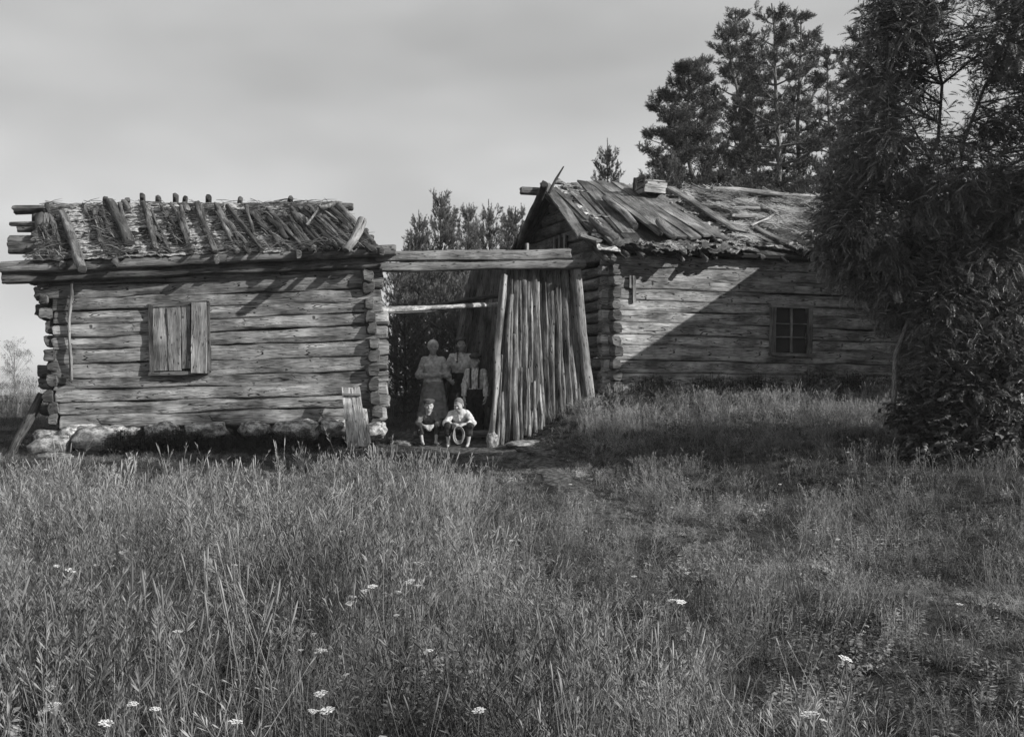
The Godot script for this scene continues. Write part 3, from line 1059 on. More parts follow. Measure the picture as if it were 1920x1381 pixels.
	for e in spots:
		var p := cab_roof(e[0], e[1], 0.03 + rr(0, 0.04))
		var bs := Basis(CAB_U, n, CAB_U.cross(n)).rotated(n, rr(-0.7, 0.7)).rotated(CAB_U, rr(-0.1, 0.3)) * Basis.from_scale(Vector3(rr(0.5, 1.1), rr(0.6, 1.7), rr(0.7, 1.4)))
		var roll: float = rng.randf() * 0.7 + float(e[2]) * 0.5
		piece(c, "bark_sheet", variants[rng.randi() % 10], barks[0] if roll > 0.66 else barks[1] if roll > 0.4 else barks[2], Transform3D(bs, p))
	# rafter ends and splinters that hang over the eave and throw slanting shadows on the wall
	for e in [[1128, 470], [1150, 474], [1178, 472], [1205, 470], [1240, 470], [1276, 472], [1300, 469], [1322, 472], [1345, 470], [1392, 471], [1430, 473], [1470, 473], [1520, 474]]:
		s = Shape.new()
		var a := cab_roof(e[0] + rr(-5, 5), e[1] + rr(0, 6), -0.06)
		timber(s, a + rise.normalized() * 1.2, a - rise.normalized() * rr(0.0, 0.17), 0.08 + rr(-0.03, 0.05), 0.06, 2.6, 0.02)
		part(c, "rafter", s, wood(0.26 + rr(-0.06, 0.1)))
	# straw and moss on the far half of the roof
	var bits := []
	var tone := PackedFloat32Array()
	for i in 9000:
		var px := 1262.0 + 420.0 * sqrt(rng.randf())
		var top := lerpf(364.0, 384.0, (px - 1262.0) / 420.0)
		var py := lerpf(top, 462.0, rng.randf())
		if px < 1262.0 + (py - 364.0) * 1.35:
			continue
		var lump := n3(px * 0.013, py * 0.05, 5.0)
		var p := cab_roof(px, py, 0.02 + 0.10 * maxf(0.0, lump + 0.3) + rr(0, 0.05))
		var bs := Basis(CAB_U, n, CAB_U.cross(n)).rotated(n, rr(-0.55, 0.55) + 0.6 * n3(px * 0.02, py * 0.02, 1.0))
		bs = bs * Basis(Vector3.FORWARD, rr(-0.3, 0.3)) * Basis.from_scale(Vector3.ONE * rr(0.7, 1.9))
		bits.append(Transform3D(bs, p - at))
		tone.append(clampf(0.16 + 0.34 * n3(px * 0.02, py * 0.06, 12.0) + rr(-0.1, 0.14), 0.05, 0.6))
	copies(c, "roof_straw", straw_mesh(), material("straw", null, 0.9, 0.9), bits, tone)
	# window --------------------------------------------------------
	s = Shape.new()
	plank(s, cab(1481, 572, 0.012), cab(1481, 665, 0.012), 0.62, 0.03, face, 0.0, 0.0)
	var win := part(c, "window", s, material("dark_room", null, 0.008, 1.0))
	for e in [[1447, 571, 1446, 664, 0.085], [1516, 575, 1515, 665, 0.085]]:
		s = Shape.new()
		plank(s, cab(e[0], e[1], 0.04), cab(e[2], e[3], 0.04), e[4], 0.075, face)
		part(win, "frame", s, wood(0.34))
	s = Shape.new()
	plank(s, cab(1442, 573, 0.045), cab(1521, 576, 0.045), 0.06, 0.085, face)
	part(win, "frame", s, wood(0.34))
	s = Shape.new()
	plank(s, cab(1440, 663, 0.055), cab(1524, 666, 0.055), 0.055, 0.11, face)
	part(win, "sill", s, wood(0.4))
	s = Shape.new()
	plank(s, cab(1481, 578, 0.045), cab(1481, 661, 0.045), 0.042, 0.03, face)
	part(win, "mullion", s, wood(0.4))
	for e in [607.0, 632.0]:
		s = Shape.new()
		plank(s, cab(1452, e - 0.6, 0.043), cab(1511, e + 0.6, 0.043), 0.02, 0.022, face)
		part(win, "glazing_bar", s, wood(0.4))
	var glass := StandardMaterial3D.new()
	glass.resource_name = "window_glass"
	glass.albedo_color = Color(0.5, 0.5, 0.5, 0.08)
	glass.transparency = BaseMaterial3D.TRANSPARENCY_ALPHA
	glass.roughness = 0.05
	for e in [[1465.5, 592.0], [1497.0, 593.0], [1465.5, 619.5], [1497.0, 620.5], [1465.5, 646.5], [1497.0, 647.5]]:
		s = Shape.new()
		plank(s, cab(e[0], e[1] - 12.5, 0.034), cab(e[0], e[1] + 12.5, 0.034), 0.245, 0.004, face, 0.0, 0.0)
		part(win, "pane", s, glass)
	# short slats hung on the wall below the eave
	for e in [[1180, 516, 1180, 540, 0.03], [1187, 518, 1188, 566, 0.055]]:
		s = Shape.new()
		plank(s, cab(e[0], e[1], 0.03), cab(e[2], e[3], 0.03), e[4], 0.03, face, 0.01)
		part(c, "hanging_slat", s, wood(0.4))
	# foundation stones behind the weeds
	for i in 8:
		s = Shape.new()
		var q := Vector3(CAB_X, 0.0, CAB_Z) + CAB_U * (0.2 + i * 0.95)
		q.y = gh(q.x, q.z) + 0.05
		stone(s, q, Vector3(0.32, 0.16, 0.22), 60.0 + i)
		part(c, "foundation_stone", s, material("stone", tex_stone, 0.46, 0.95, 1.0))

func straw_mesh() -> ArrayMesh:
	var s := Shape.new()
	var keep := rng.state
	for i in 6:
		var a := Vector3(rr(-0.16, -0.05), rr(-0.01, 0.03), rr(-0.05, 0.05))
		var b := Vector3(rr(-0.02, 0.02), rr(0.0, 0.05), a.z + rr(-0.02, 0.02))
		var c := Vector3(rr(0.06, 0.2), rr(-0.03, 0.05), b.z + rr(-0.05, 0.05))
		tube(s, [a, b, c], [0.0035, 0.004, 0.0015], 3)
	rng.state = keep
	return s.mesh(Vector3.ZERO)

# ------------------------------------------------------------------ gateway, board screens, shed
func make_gateway() -> void:
	rng.seed = 303
	var g := thing("gateway", "wide gateway of two stacked hewn beams, split post and thin crossbars between the log buildings", "gateway", on(-0.4, -16.3))
	var s := Shape.new()
	timber(s, P(712, 500.5, 15.86), P(1096, 494.5, 16.75), 0.16, 0.125, 4.0, 0.012, 1.05, 0.012, 12, 0.25)
	part(g, "lintel_beam", s, wood(0.42))
	s = Shape.new()
	timber(s, P(704, 481.0, 15.84), P(1069, 475.0, 16.68), 0.14, 0.165, 4.0, 0.014, 0.98, 0.012, 12, 0.25)
	part(g, "lintel_beam", s, wood(0.46))
	s = Shape.new()
	timber(s, P(1105, 762, 16.75), P(1080, 492, 16.78), 0.155, 0.17, 3.0, 0.012, 0.92, 0.01, 12, 0.25, Vector3(0.2, 0, 1))
	part(g, "gate_post", s, wood(0.54))
	s = Shape.new()
	timber(s, P(716, 581, 16.0), P(962, 570, 16.95), 0.085, 0.085, 2.0, 0.006, 0.9, 0.012, 10)
	part(g, "crossbar", s, material("birch", tex_stone, 0.8, 0.7), "pale birch crossbar")
	s = Shape.new()
	timber(s, P(716, 588, 16.3), P(860, 582, 16.6), 0.03, 0.03, 2.0, 0.004, 0.7, 0.01, 8)
	part(g, "crossbar", s, wood(0.4))
	s = Shape.new()
	timber(s, P(778, 575, 17.0), P(962, 551, 17.1), 0.05, 0.06, 2.2, 0.008, 1.0, 0.012, 8)
	part(g, "crossbar", s, wood(0.16))
	s = Shape.new()
	timber(s, Vector3(-1.55, 0.40, -16.8), Vector3(-0.2, 0.40, -16.85), 0.14, 0.15, 3.0, 0.012)
	part(g, "threshold_beam", s, wood(0.3))
	# screen of upright split boards leaning on the beam
	var w := thing("board_screen", "slanting screen of grey split boards leaning beside the standing figures", "screen", on(0.5, -16.5))
	var toward := Vector3(-0.35, 0.1, 1.0).normalized()
	var row := [[690, 666, 1246, 0.14, 0.44], [706, 690, 1242, 0.12, 0.40], [722, 712, 1232, 0.12, 0.46], [738, 728, 1224, 0.11, 0.40], [752, 745, 1216, 0.11, 0.45], [766, 768, 1206, 0.11, 0.38], [780, 790, 1196, 0.11, 0.43], [795, 808, 1188, 0.12, 0.40], [810, 826, 1178, 0.11, 0.45], [826, 846, 1162, 0.12, 0.40],
		[842, 866, 1140, 0.12, 0.42], [858, 886, 1122, 0.11, 0.36], [872, 902, 1106, 0.11, 0.41], [887, 918, 1092, 0.11, 0.38], [902, 934, 1078, 0.11, 0.42], [917, 952, 1064, 0.11, 0.36], [932, 970, 1052, 0.11, 0.39], [947, 988, 1044, 0.11, 0.35], [962, 1004, 1038, 0.11, 0.38], [977, 1018, 1034, 0.11, 0.36], [990, 1030, 1032, 0.10, 0.4]]
	var slats := 29
	for i in slats:
		var f := float(i) / (slats - 1)
		var k := mini(int(f * 20.0), 19)
		var q := f * 20.0 - k
		var e := []
		for m in 5:
			e.append(lerpf(row[k][m], row[k + 1][m], q))
		s = Shape.new()
		var b := P(690.0 + e[1] / 2.557 + rr(-2, 2), 340.0 + e[2] / 2.557, lerpf(16.2, 16.8, f) - (0.05 if i % 2 == 0 else 0.0))
		b.y = minf(b.y, gh(b.x, b.z) + 0.03)
		var t := P(690.0 + e[0] / 2.557 + rr(-3, 3), 496.0 - rr(0, 14), lerpf(16.66, 16.98, f) - (0.04 if i % 2 == 0 else 0.0))
		timber(s, b, t, rr(0.07, 0.115), rr(0.035, 0.06), 4.0, 0.010, rr(0.75, 0.95), 0.02, 10, 0.2, toward)
		part(w, "board", s, wood(e[4] + rr(-0.09, 0.09)))
	for i in 14:      # a second layer closes the gaps
		var f := (i + 0.5) / 14.0
		s = Shape.new()
		var b := P(lerpf(940.0, 1086.0, f), lerpf(826.0, 748.0, f), lerpf(16.30, 16.9, f))
		b.y = gh(b.x, b.z)
		timber(s, b, P(lerpf(952.0, 1078.0, f), 492.0, lerpf(16.74, 17.04, f)), 0.13, 0.05, 3.4, 0.012, 0.9, 0.015, 8, 0.3, toward)
		part(w, "board", s, wood(0.28 + rr(-0.04, 0.04)))
	# the outer leaning post and a second one behind it
	s = Shape.new()
	timber(s, P(920, 836, 16.05), P(946, 514, 16.42), 0.115, 0.12, 2.2, 0.014, 0.75, 0.02, 10, 0.3, toward)
	part(w, "leaning_post", s, wood(0.5))
	s = Shape.new()
	timber(s, P(938, 836, 16.12), P(962, 552, 16.5), 0.10, 0.09, 2.4, 0.014, 0.75, 0.02, 10, 0.3, toward)
	part(w, "leaning_post", s, wood(0.4))
	# shorter, fresher stakes in front
	for e in [[700, 730, 712, 1240, 0.085, 0.66, 16.07], [648, 1010, 645, 1252, 0.06, 0.62, 16.02], [732, 890, 736, 1222, 0.05, 0.56, 16.12], [768, 896, 779, 1206, 0.055, 0.62, 16.17], [795, 960, 806, 1184, 0.065, 0.56, 16.22], [826, 972, 834, 1172, 0.05, 0.6, 16.27], [852, 1040, 880, 1116, 0.06, 0.54, 16.42], [642, 830, 622, 1250, 0.055, 0.5, 16.04]]:
		s = Shape.new()
		var d: float = e[6]
		var b := P(690.0 + e[2] / 2.557, 340.0 + e[3] / 2.557 + 4.0, d)
		b.y = minf(b.y, gh(b.x, b.z) + 0.02)
		timber(s, b, P(690.0 + e[0] / 2.557, 340.0 + e[1] / 2.557, d + 0.22), e[4], e[4] * 0.8, 2.6, 0.01, 0.55, 0.012, 8, 0.3, toward)
		part(w, "stake", s, wood(e[5]))
	# back screen: boards that slant the other way, behind the people
	var v := thing("back_screen", "darker boards slanting behind the standing women under the beam", "screen", on(-0.4, -18.6))
	for i in 9:
		s = Shape.new()
		var d := 18.7 - i * 0.06
		var b := P(826.0 + i * 17.0, 792.0, d)
		b.y = gh(b.x, b.z) + 0.02
		timber(s, b, P(890.0 + i * 9.5, 500.0 + rr(-10, 4), d - 0.5), 0.15 + rr(-0.02, 0.03), 0.06, 3.2, 0.014, 0.9, 0.015, 10, 0.3, toward)
		part(v, "board", s, wood(0.3 + rr(-0.05, 0.06)))

func make_shed() -> void:
	# the building whose straight eave throws the slanting shadow on the cabin wall; it stands behind the rowan
	rng.seed = 404
	var f_l := Vector3(6.96, 0, -15.06)
	var b_l := Vector3(6.27, 0, -17.2)
	var u := (f_l - b_l).normalized()
	var o := Vector3(-u.z, 0, u.x)      # outwards to the left is -o
	if o.x < 0:
		o = -o
	var sh := thing("board_shed", "plain board-walled shed almost hidden behind the rowan tree", "shed", on(8.2, -16.0))
	for i in 14:
		var q := b_l.lerp(f_l, (i + 0.5) / 14.0)
		var s := Shape.new()
		plank(s, Vector3(q.x, gh(q.x, q.z) - 0.1, q.z), Vector3(q.x, 4.08, q.z), 0.205, 0.03, -o, 0.01)
		part(sh, "wall_board", s, wood(0.2 + rr(-0.04, 0.04)))
	for i in 14:
		for e in [f_l, b_l]:
			var q: Vector3 = e + o * (0.1 + i * 0.21)
			var s := Shape.new()
			plank(s, Vector3(q.x, gh(q.x, q.z) - 0.1, q.z), Vector3(q.x, 4.10 + i * 0.035, q.z), 0.205, 0.03, u)
			part(sh, "wall_board", s, wood(0.2 + rr(-0.04, 0.04)))
	for i in 15:
		var q := b_l.lerp(f_l, i / 14.0 * 1.04 - 0.02)
		var s := Shape.new()
		plank(s, Vector3(q.x, 4.17, q.z) - o * 0.12, Vector3(q.x, 4.75, q.z) + o * 3.2, 0.22, 0.03, Vector3.UP, 0.012)
		part(sh, "roof_board", s, wood(0.3 + rr(-0.05, 0.05)))

# ------------------------------------------------------------------ small things
func make_small_things() -> void:
	rng.seed = 505
	# three boards nailed to a cleat, leaning on the barn's right-hand corner
	var lb := thing("leaning_hatch", "pale hatch of three short boards leaning against the barn's right-hand corner", "hatch", P(671, 836, 15.3))
	var face := Vector3(0.08, 0.25, 1)
	for e in [[662, 839, 652, 727, 0.17, 0.92, 15.32], [680, 836, 667, 728, 0.12, 0.96, 15.30], [691, 834, 682, 766, 0.085, 0.88, 15.33]]:
		var s := Shape.new()
		plank(s, P(e[0], e[1], e[6]), P(e[2], e[3], e[6] + 0.32), e[4], 0.03, face, 0.02)
		part(lb, "board", s, wood(e[5]))
	var s := Shape.new()
	plank(s, P(642, 738.5, 15.55), P(676, 740, 15.55), 0.03, 0.03, face)
	part(lb, "cleat", s, wood(0.5))
	s = Shape.new()
	timber(s, P(12, 862, 15.1), P(76, 738, 15.75), 0.125, 0.125, 2.0, 0.012, 0.85, 0.02, 10)
	lone("prop_log", "dark round log propped slantwise against the barn's left corner", "log", P(12, 862, 15.1), s, wood(0.15))
	# stones
	var st := material("stone", tex_stone, 0.6, 0.95, 0.4)
	for e in [[923, 828, 15.94, 0.085, 0.125, "squarish whitewashed stone under the foot of the outer leaning post", 0.7], [984, 832, 15.7, 0.27, 0.05, "flat pale slab lying in the grass before the board screen", 0.72], [1002, 858, 14.9, 0.25, 0.04, "flat grey slab sunk in the footpath before the gateway", 0.3], [1018, 878, 14.4, 0.2, 0.04, "smaller flat slab further down the footpath", 0.28],
			[706, 834, 15.5, 0.1, 0.05, "small rounded stone at the foot of the leaning hatch", 0.5], [752, 812, 16.2, 0.16, 0.05, "low stone on the left edge of the gateway floor", 0.34], [772, 862, 14.8, 0.18, 0.05, "grey half-buried stone in the meadow below the seated boys", 0.22], [104, 872, 14.6, 0.24, 0.06, "flat pale stone in the grass below the barn's left corner", 0.5]]:
		s = Shape.new()
		var p := P(e[0], e[1], e[2])
		p.y = gh(p.x, p.z) + e[4] * 0.4 if e[4] < 0.1 else p.y
		stone(s, p, Vector3(e[3], e[4], e[3] * 0.7), e[0] * 0.37, rr(-0.3, 0.3))
		lone("stone", e[5], "stone", p, s, material("stone", tex_stone, e[6] * 0.8, 0.95, 0.4))
	# the boarded box that serves as a chimney on the cabin's ridge, and the small trestle beside it
	var base := P(1229, 362, 19.05)
	var box := thing("chimney_box", "pale boarded chimney box on the cabin's ridge", "chimney", base)
	for e in [[-0.225, 0.0, -0.0, 0.06], [-0.225, 0.0, -0.0, 0.155]]:
		s = Shape.new()
		plank(s, base - CAB_U * 0.22 + Vector3(0, e[3] + 0.005, 0), base + CAB_U * 0.21 + Vector3(0, e[3] - 0.01, 0), 0.092, 0.03, -CAB_D)
		part(box, "board", s, wood(0.95))
		s = Shape.new()
		plank(s, base + CAB_D * 0.4 - CAB_U * 0.22 + Vector3(0, e[3], 0), base + CAB_D * 0.4 + CAB_U * 0.21 + Vector3(0, e[3], 0), 0.092, 0.03, -CAB_D)
		part(box, "board", s, wood(0.6))
		for q in [-0.2, 0.19]:
			s = Shape.new()
			plank(s, base + CAB_U * q + CAB_D * 0.02 + Vector3(0, e[3], 0), base + CAB_U * q + CAB_D * 0.38 + Vector3(0, e[3], 0), 0.09, 0.03, CAB_U)
			part(box, "board", s, wood(0.5))
	s = Shape.new()
	plank(s, base - CAB_U * 0.24 + Vector3(0, 0.225, 0) + CAB_D * 0.2, base + CAB_U * 0.2 + Vector3(0, 0.215, 0) + CAB_D * 0.2, 0.44, 0.022, Vector3(0, 1, 0))
	part(box, "lid", s, wood(0.62))
	var tr := thing("roof_trestle", "small dark wooden frame standing on the ridge beside the chimney box", "trestle", P(1198, 362, 18.95))
	for e in [[1190, 356, 1192, 333, 0.07, 18.9], [1206, 351, 1208, 329, 0.06, 18.95], [1190, 338, 1209, 330, 0.06, 18.92], [1192, 354, 1214, 340, 0.04, 18.93], [1188, 358, 1206, 349, 0.05, 18.96]]:
		s = Shape.new()
		timber(s, P(e[0], e[1], e[5]), P(e[2], e[3], e[5]), e[4], e[4], 3.0, 0.006, 1.0, 0.0, 8)
		part(tr, "bar", s, wood(0.12))
	s = Shape.new()
	timber(s, P(1030, 362, 18.2), P(1056, 311, 18.4), 0.045, 0.045, 2.0, 0.004, 0.5, 0.01, 6)
	lone("ridge_stick", "thin dark stick slanting up from the cabin's gable peak", "stick", P(1030, 362, 18.2), s, wood(0.16))
	s = Shape.new()
	timber(s, P(987, 490, 17.3), P(988, 456, 17.3), 0.07, 0.06, 2.4, 0.006, 0.9, 0.0, 8)
	timber(s, P(986.8, 540, 17.3), P(987, 490, 17.3), 0.07, 0.06, 2.4, 0.006)
	lone("pole_tip", "short pale pole tip poking up behind the gateway beam near the cabin", "pole", P(987, 490, 17.3), s, wood(0.44))

# ------------------------------------------------------------------ people
class Field:      # a distance field on a grid, meshed as surface nets
	var o: Vector3
	var c: float
	var nx: int
	var ny: int
	var nz: int
	var f := PackedFloat32Array()
	func _init(lo: Vector3, hi: Vector3, cell: float) -> void:
		o = lo
		c = cell
		nx = int((hi.x - lo.x) / cell) + 2
		ny = int((hi.y - lo.y) / cell) + 2
		nz = int((hi.z - lo.z) / cell) + 2
		f.resize(nx * ny * nz)
		f.fill(1.0)
	func span(lo: Vector3, hi: Vector3) -> Array:
		var a := (lo - o) / c
		var b := (hi - o) / c
		return [maxi(0, int(a.x)), mini(nx - 1, int(b.x) + 1), maxi(0, int(a.y)), mini(ny - 1, int(b.y) + 1), maxi(0, int(a.z)), mini(nz - 1, int(b.z) + 1)]
	func put(i: int, d: float, k: float) -> void:
		var e := f[i]
		var h := maxf(k - absf(d - e), 0.0)
		f[i] = minf(d, e) - h * h * 0.25 / k
	func cap(a: Vector3, b: Vector3, ra: float, rb: float, k := 0.03, flat := 1.0) -> void:     # flat squeezes it front to back
		var pad := Vector3.ONE * (maxf(ra, rb) + k + 2.0 * c)
		var s := span(a.min(b) - pad, a.max(b) + pad)
		var ab := b - a
		var l2 := maxf(ab.length_squared(), 1e-9)
		for z in range(s[4], s[5] + 1):
			for y in range(s[2], s[3] + 1):
				var i: int = (z * ny + y) * nx + s[0]
				for x in range(s[0], s[1] + 1):
					var p := o + Vector3(x, y, z) * c - a
					var t := clampf(p.dot(ab) / l2, 0.0, 1.0)
					var q := p - ab * t
					q.z /= flat
					put(i, q.length() - lerpf(ra, rb, t), k)
					i += 1
	func ell(m: Vector3, r: Vector3, b := Basis.IDENTITY, k := 0.02, cut := false) -> void:
		var big := maxf(r.x, maxf(r.y, r.z))
		var pad := Vector3.ONE * (big + k + 2.0 * c)
		var s := span(m - pad, m + pad)
		var inv := b.inverse()
		for z in range(s[4], s[5] + 1):
			for y in range(s[2], s[3] + 1):
				var i: int = (z * ny + y) * nx + s[0]
				for x in range(s[0], s[1] + 1):
					var p := inv * (o + Vector3(x, y, z) * c - m)
					var k0 := (p / r).length()
					var k1 := maxf((p / (r * r)).length(), 1e-6)
					var d := k0 * (k0 - 1.0) / k1 if k0 > 0.05 else -minf(r.x, minf(r.y, r.z))
					if cut:
						var e := f[i]
						var g := -d
						var h := maxf(k - absf(g - e), 0.0)
						f[i] = maxf(g, e) + h * h * 0.25 / k
					else:
						put(i, d, k)
					i += 1
	func keep(n: Vector3, at: Vector3) -> void:      # cut away what lies on n's side of a plane
		var i := 0
		for z in nz:
			for y in ny:
				for x in nx:
					f[i] = maxf(f[i], n.dot(o + Vector3(x, y, z) * c - at))
					i += 1
	func net(s: Shape, xf: Transform3D) -> void:
		var at := PackedInt32Array()
		at.resize(f.size())
		at.fill(-1)
		var sy := nx
		var sz := nx * ny
		for z in nz - 1:
			for y in ny - 1:
				var i := (z * ny + y) * nx
				for x in nx - 1:
					var v0 := f[i]
					if absf(v0) < c * 2.2:
						var g := [v0, f[i + 1], f[i + sy], f[i + sy + 1], f[i + sz], f[i + sz + 1], f[i + sz + sy], f[i + sz + sy + 1]]
						var m := 0
						for q in 8:
							if g[q] < 0:
								m |= 1 << q
						if m != 0 and m != 255:
							var sum := Vector3.ZERO
							var n := 0
							for q in 8:
								for ax in 3:
									var w := q | (1 << ax)
									if w != q and (g[q] < 0) != (g[w] < 0):
										var t: float = g[q] / (g[q] - g[w])
										var p := Vector3(q & 1, (q >> 1) & 1, (q >> 2) & 1)
										p[ax] += t
										sum += p
										n += 1
							var w := o + (Vector3(x, y, z) + sum / n) * c
							at[i] = s.vert(xf * w, Vector2(w.x + w.z * 0.3, -w.y) / 0.35)
					i += 1
		for z in range(1, nz - 1):
			for y in range(1, ny - 1):
				var i := (z * ny + y) * nx + 1
				for x in range(1, nx - 1):
					var v0 := f[i]
					if absf(v0) < c * 2.2:
						var ins := v0 < 0
						if ins != (f[i + 1] < 0):
							face(s, at[i - sy - sz], at[i - sz], at[i], at[i - sy], ins)
						if ins != (f[i + sy] < 0):
							face(s, at[i - 1 - sz], at[i - 1], at[i], at[i - sz], ins)
						if ins != (f[i + sz] < 0):
							face(s, at[i - 1 - sy], at[i - sy], at[i], at[i - 1], ins)
					i += 1
	func face(s: Shape, a: int, b: int, d: int, e: int, ins: bool) -> void:
		if a < 0 or b < 0 or d < 0 or e < 0:
			return
		if ins:
			s.quad(a, e, d, b)
		else:
			s.quad(a, b, d, e)

# Head centred on the origin, face towards +z, about 0.22 high before size; hair and hats are made by the caller.
func head_field(size: float, child: float) -> Field:
	var h := Field.new(Vector3(-0.1, -0.17, -0.12) * size, Vector3(0.1, 0.13, 0.14) * size, 0.0045 * size)
	var z := size
	h.ell(Vector3(0, 0.025, -0.012) * z, Vector3(0.074, 0.086, 0.092) * z)
	h.ell(Vector3(0, -0.035, 0.022) * z, Vector3(0.058 + 0.004 * child, 0.075, 0.068) * z, Basis.IDENTITY, 0.03 * z)
	h.ell(Vector3(0, -0.092, 0.055) * z, Vector3(0.026, 0.02, 0.024) * z, Basis.IDENTITY, 0.03 * z)
	for e in [-1.0, 1.0]:
		h.ell(Vector3(0.038 * e, -0.032, 0.062) * z, Vector3(0.024, 0.022, 0.02) * z, Basis.IDENTITY, 0.025 * z)
		h.ell(Vector3(0.031 * e, 0.004, 0.092) * z, Vector3(0.017, 0.011, 0.014) * z, Basis.IDENTITY, 0.012 * z, true)
		h.ell(Vector3(0.031 * e, 0.003, 0.077) * z, Vector3(0.0125, 0.009, 0.009) * z, Basis.IDENTITY, 0.004 * z)
		h.ell(Vector3(0.030 * e, 0.02, 0.084) * z, Vector3(0.02, 0.006, 0.01) * z, Basis.IDENTITY, 0.01 * z)
		h.ell(Vector3(0.076 * e, -0.01, -0.008) * z, Vector3(0.009, 0.03, 0.018) * z, Basis(Vector3.UP, 0.35 * e), 0.008 * z)
	h.cap(Vector3(0, 0.012, 0.084) * z, Vector3(0, -0.03, 0.103) * z, 0.008 * z, 0.0125 * z, 0.012 * z)
	h.ell(Vector3(0, -0.066, 0.083) * z, Vector3(0.024, 0.0065, 0.012) * z, Basis.IDENTITY, 0.008 * z)
	h.ell(Vector3(0, -0.0635, 0.097) * z, Vector3(0.023, 0.0022, 0.010) * z, Basis.IDENTITY, 0.004 * z, true)
	h.cap(Vector3(0, -0.07, -0.01) * z, Vector3(0, -0.165, -0.02) * z, 0.05 * z, 0.05 * z, 0.02 * z)
	return h

# A hand whose wrist is at the origin; fingers along +x, palm facing -y, thumb on the +z side when side is 1. About 0.17 long before size.
func hand_shape(s: Shape, xf: Transform3D, size: float, curl: float, side: float) -> void:
	var h := Field.new(Vector3(-0.03, -0.12, -0.1) * size, Vector3(0.2, 0.06, 0.1) * size, 0.0042 * size)
	var z := size
	h.cap(Vector3(-0.01, 0, 0) * z, Vector3(0.03, 0, 0) * z, 0.024 * z, 0.026 * z, 0.02 * z)
	h.ell(Vector3(0.05, -0.002, 0) * z, Vector3(0.045, 0.015, 0.04) * z, Basis.IDENTITY, 0.02 * z)
	var lens := [0.066, 0.078, 0.073, 0.056]
	for i in 4:
		var a := Vector3(0.082 - 0.004 * absf(i - 1.2), 0, (0.03 - 0.02 * i) * side) * z
		var d := Vector3(1, -0.15 - curl * 0.5, (0.12 - 0.08 * i) * side).normalized()
		var l: float = lens[i] * z
		var bend := curl
		var r := 0.0085 * z
		for j in 3:
			var b: Vector3 = a + d * l * [0.45, 0.32, 0.23][j]
			h.cap(a, b, r, r * 0.93, 0.005 * z)
			r *= 0.93
			a = b
			d = d.rotated(Vector3(0, 0, -1), bend * (0.9 if j == 0 else 0.6))
	var ta := Vector3(0.02, -0.006, 0.026 * side) * z
	var td := Vector3(0.62, -0.35, 0.7 * side).normalized()
	for j in 3:
		var b: Vector3 = ta + td * [0.036, 0.03, 0.025][j] * z
		h.cap(ta, b, (0.0125 - 0.0015 * j) * z, (0.011 - 0.0015 * j) * z, 0.008 * z)
		ta = b
		td = (td + Vector3(0.35, -0.1 * curl, -0.25 * side)).normalized()
	h.net(s, xf)

func aim(from: Vector3, to: Vector3, palm: Vector3) -> Basis:      # +x along from-to, -y as near to palm as can be
	var x := (to - from).normalized()
	var z := x.cross(-palm).normalized()
	return Basis(x, z.cross(x).normalized(), z)

# j holds the joints in the person's own axes (feet at y = 0, facing +z). One continuous skin: trunk, limbs, head, hands.
func skin(j: Dictionary, sz: float, head_size: float, look: Basis, child: float) -> Shape:
	var s := Shape.new()
	var lo := Vector3(-0.42, -0.03, -0.42)
	var hi := Vector3(0.42, 1.62 if j.neck.y > 0.8 else 0.95, 0.42)
	var f := Field.new(lo, hi, 0.013)
	var k := sz
	f.cap(j.hip, j.chest, 0.105 * k, 0.115 * k, 0.05, 0.8)
	f.cap(j.chest, j.neck, 0.10 * k, 0.052 * k, 0.05, 0.85)
	f.cap(j.neck, j.head - look * Vector3(0, 0.06 * head_size, 0.01), 0.046 * k, 0.044 * head_size, 0.02)
	for e in ["l", "r"]:
		f.cap(j.chest + (j["sh_" + e] - j.chest) * 0.4 + Vector3(0, 0.02, 0), j["sh_" + e], 0.06 * k, 0.05 * k, 0.04)
		f.cap(j["sh_" + e], j["el_" + e], 0.046 * k, 0.036 * k, 0.02)
		f.cap(j["el_" + e], j["wr_" + e], 0.036 * k, 0.023 * k, 0.015)
		f.cap(j.hip.lerp(j["hi_" + e], 0.6), j["hi_" + e], 0.08 * k, 0.075 * k, 0.04)
		f.cap(j["hi_" + e], j["kn_" + e], 0.075 * k, 0.05 * k, 0.03)
		f.cap(j["kn_" + e], j["kn_" + e].lerp(j["an_" + e], 0.35), 0.05 * k, 0.05 * k, 0.02)
		f.cap(j["kn_" + e].lerp(j["an_" + e], 0.35), j["an_" + e], 0.05 * k, 0.03 * k, 0.02)
		var toe: Vector3 = j["toe_" + e]
		var an: Vector3 = j["an_" + e]
		f.cap(an - Vector3(0, 0.015, 0.02), Vector3(an.x, 0.028, an.z) - (toe - an) * 0.15, 0.03 * k, 0.03 * k, 0.02)
		f.cap(Vector3(an.x, 0.035, an.z), toe, 0.034 * k, 0.024 * k, 0.02)
	f.net(s, Transform3D.IDENTITY)
	head_field(head_size, child).net(s, Transform3D(look, j.head))
	for e in ["l", "r"]:
		var x := Transform3D(aim(j["wr_" + e], j["hand_" + e], j["palm_" + e]), j["wr_" + e])
		hand_shape(s, x, 0.95 * head_size, j.get("curl", 0.5), -1.0 if e == "l" else 1.0)
	return s

func placed(s: Shape, xf: Transform3D) -> Shape:
	for i in s.v.size():
		s.v[i] = xf * s.v[i]
	return s

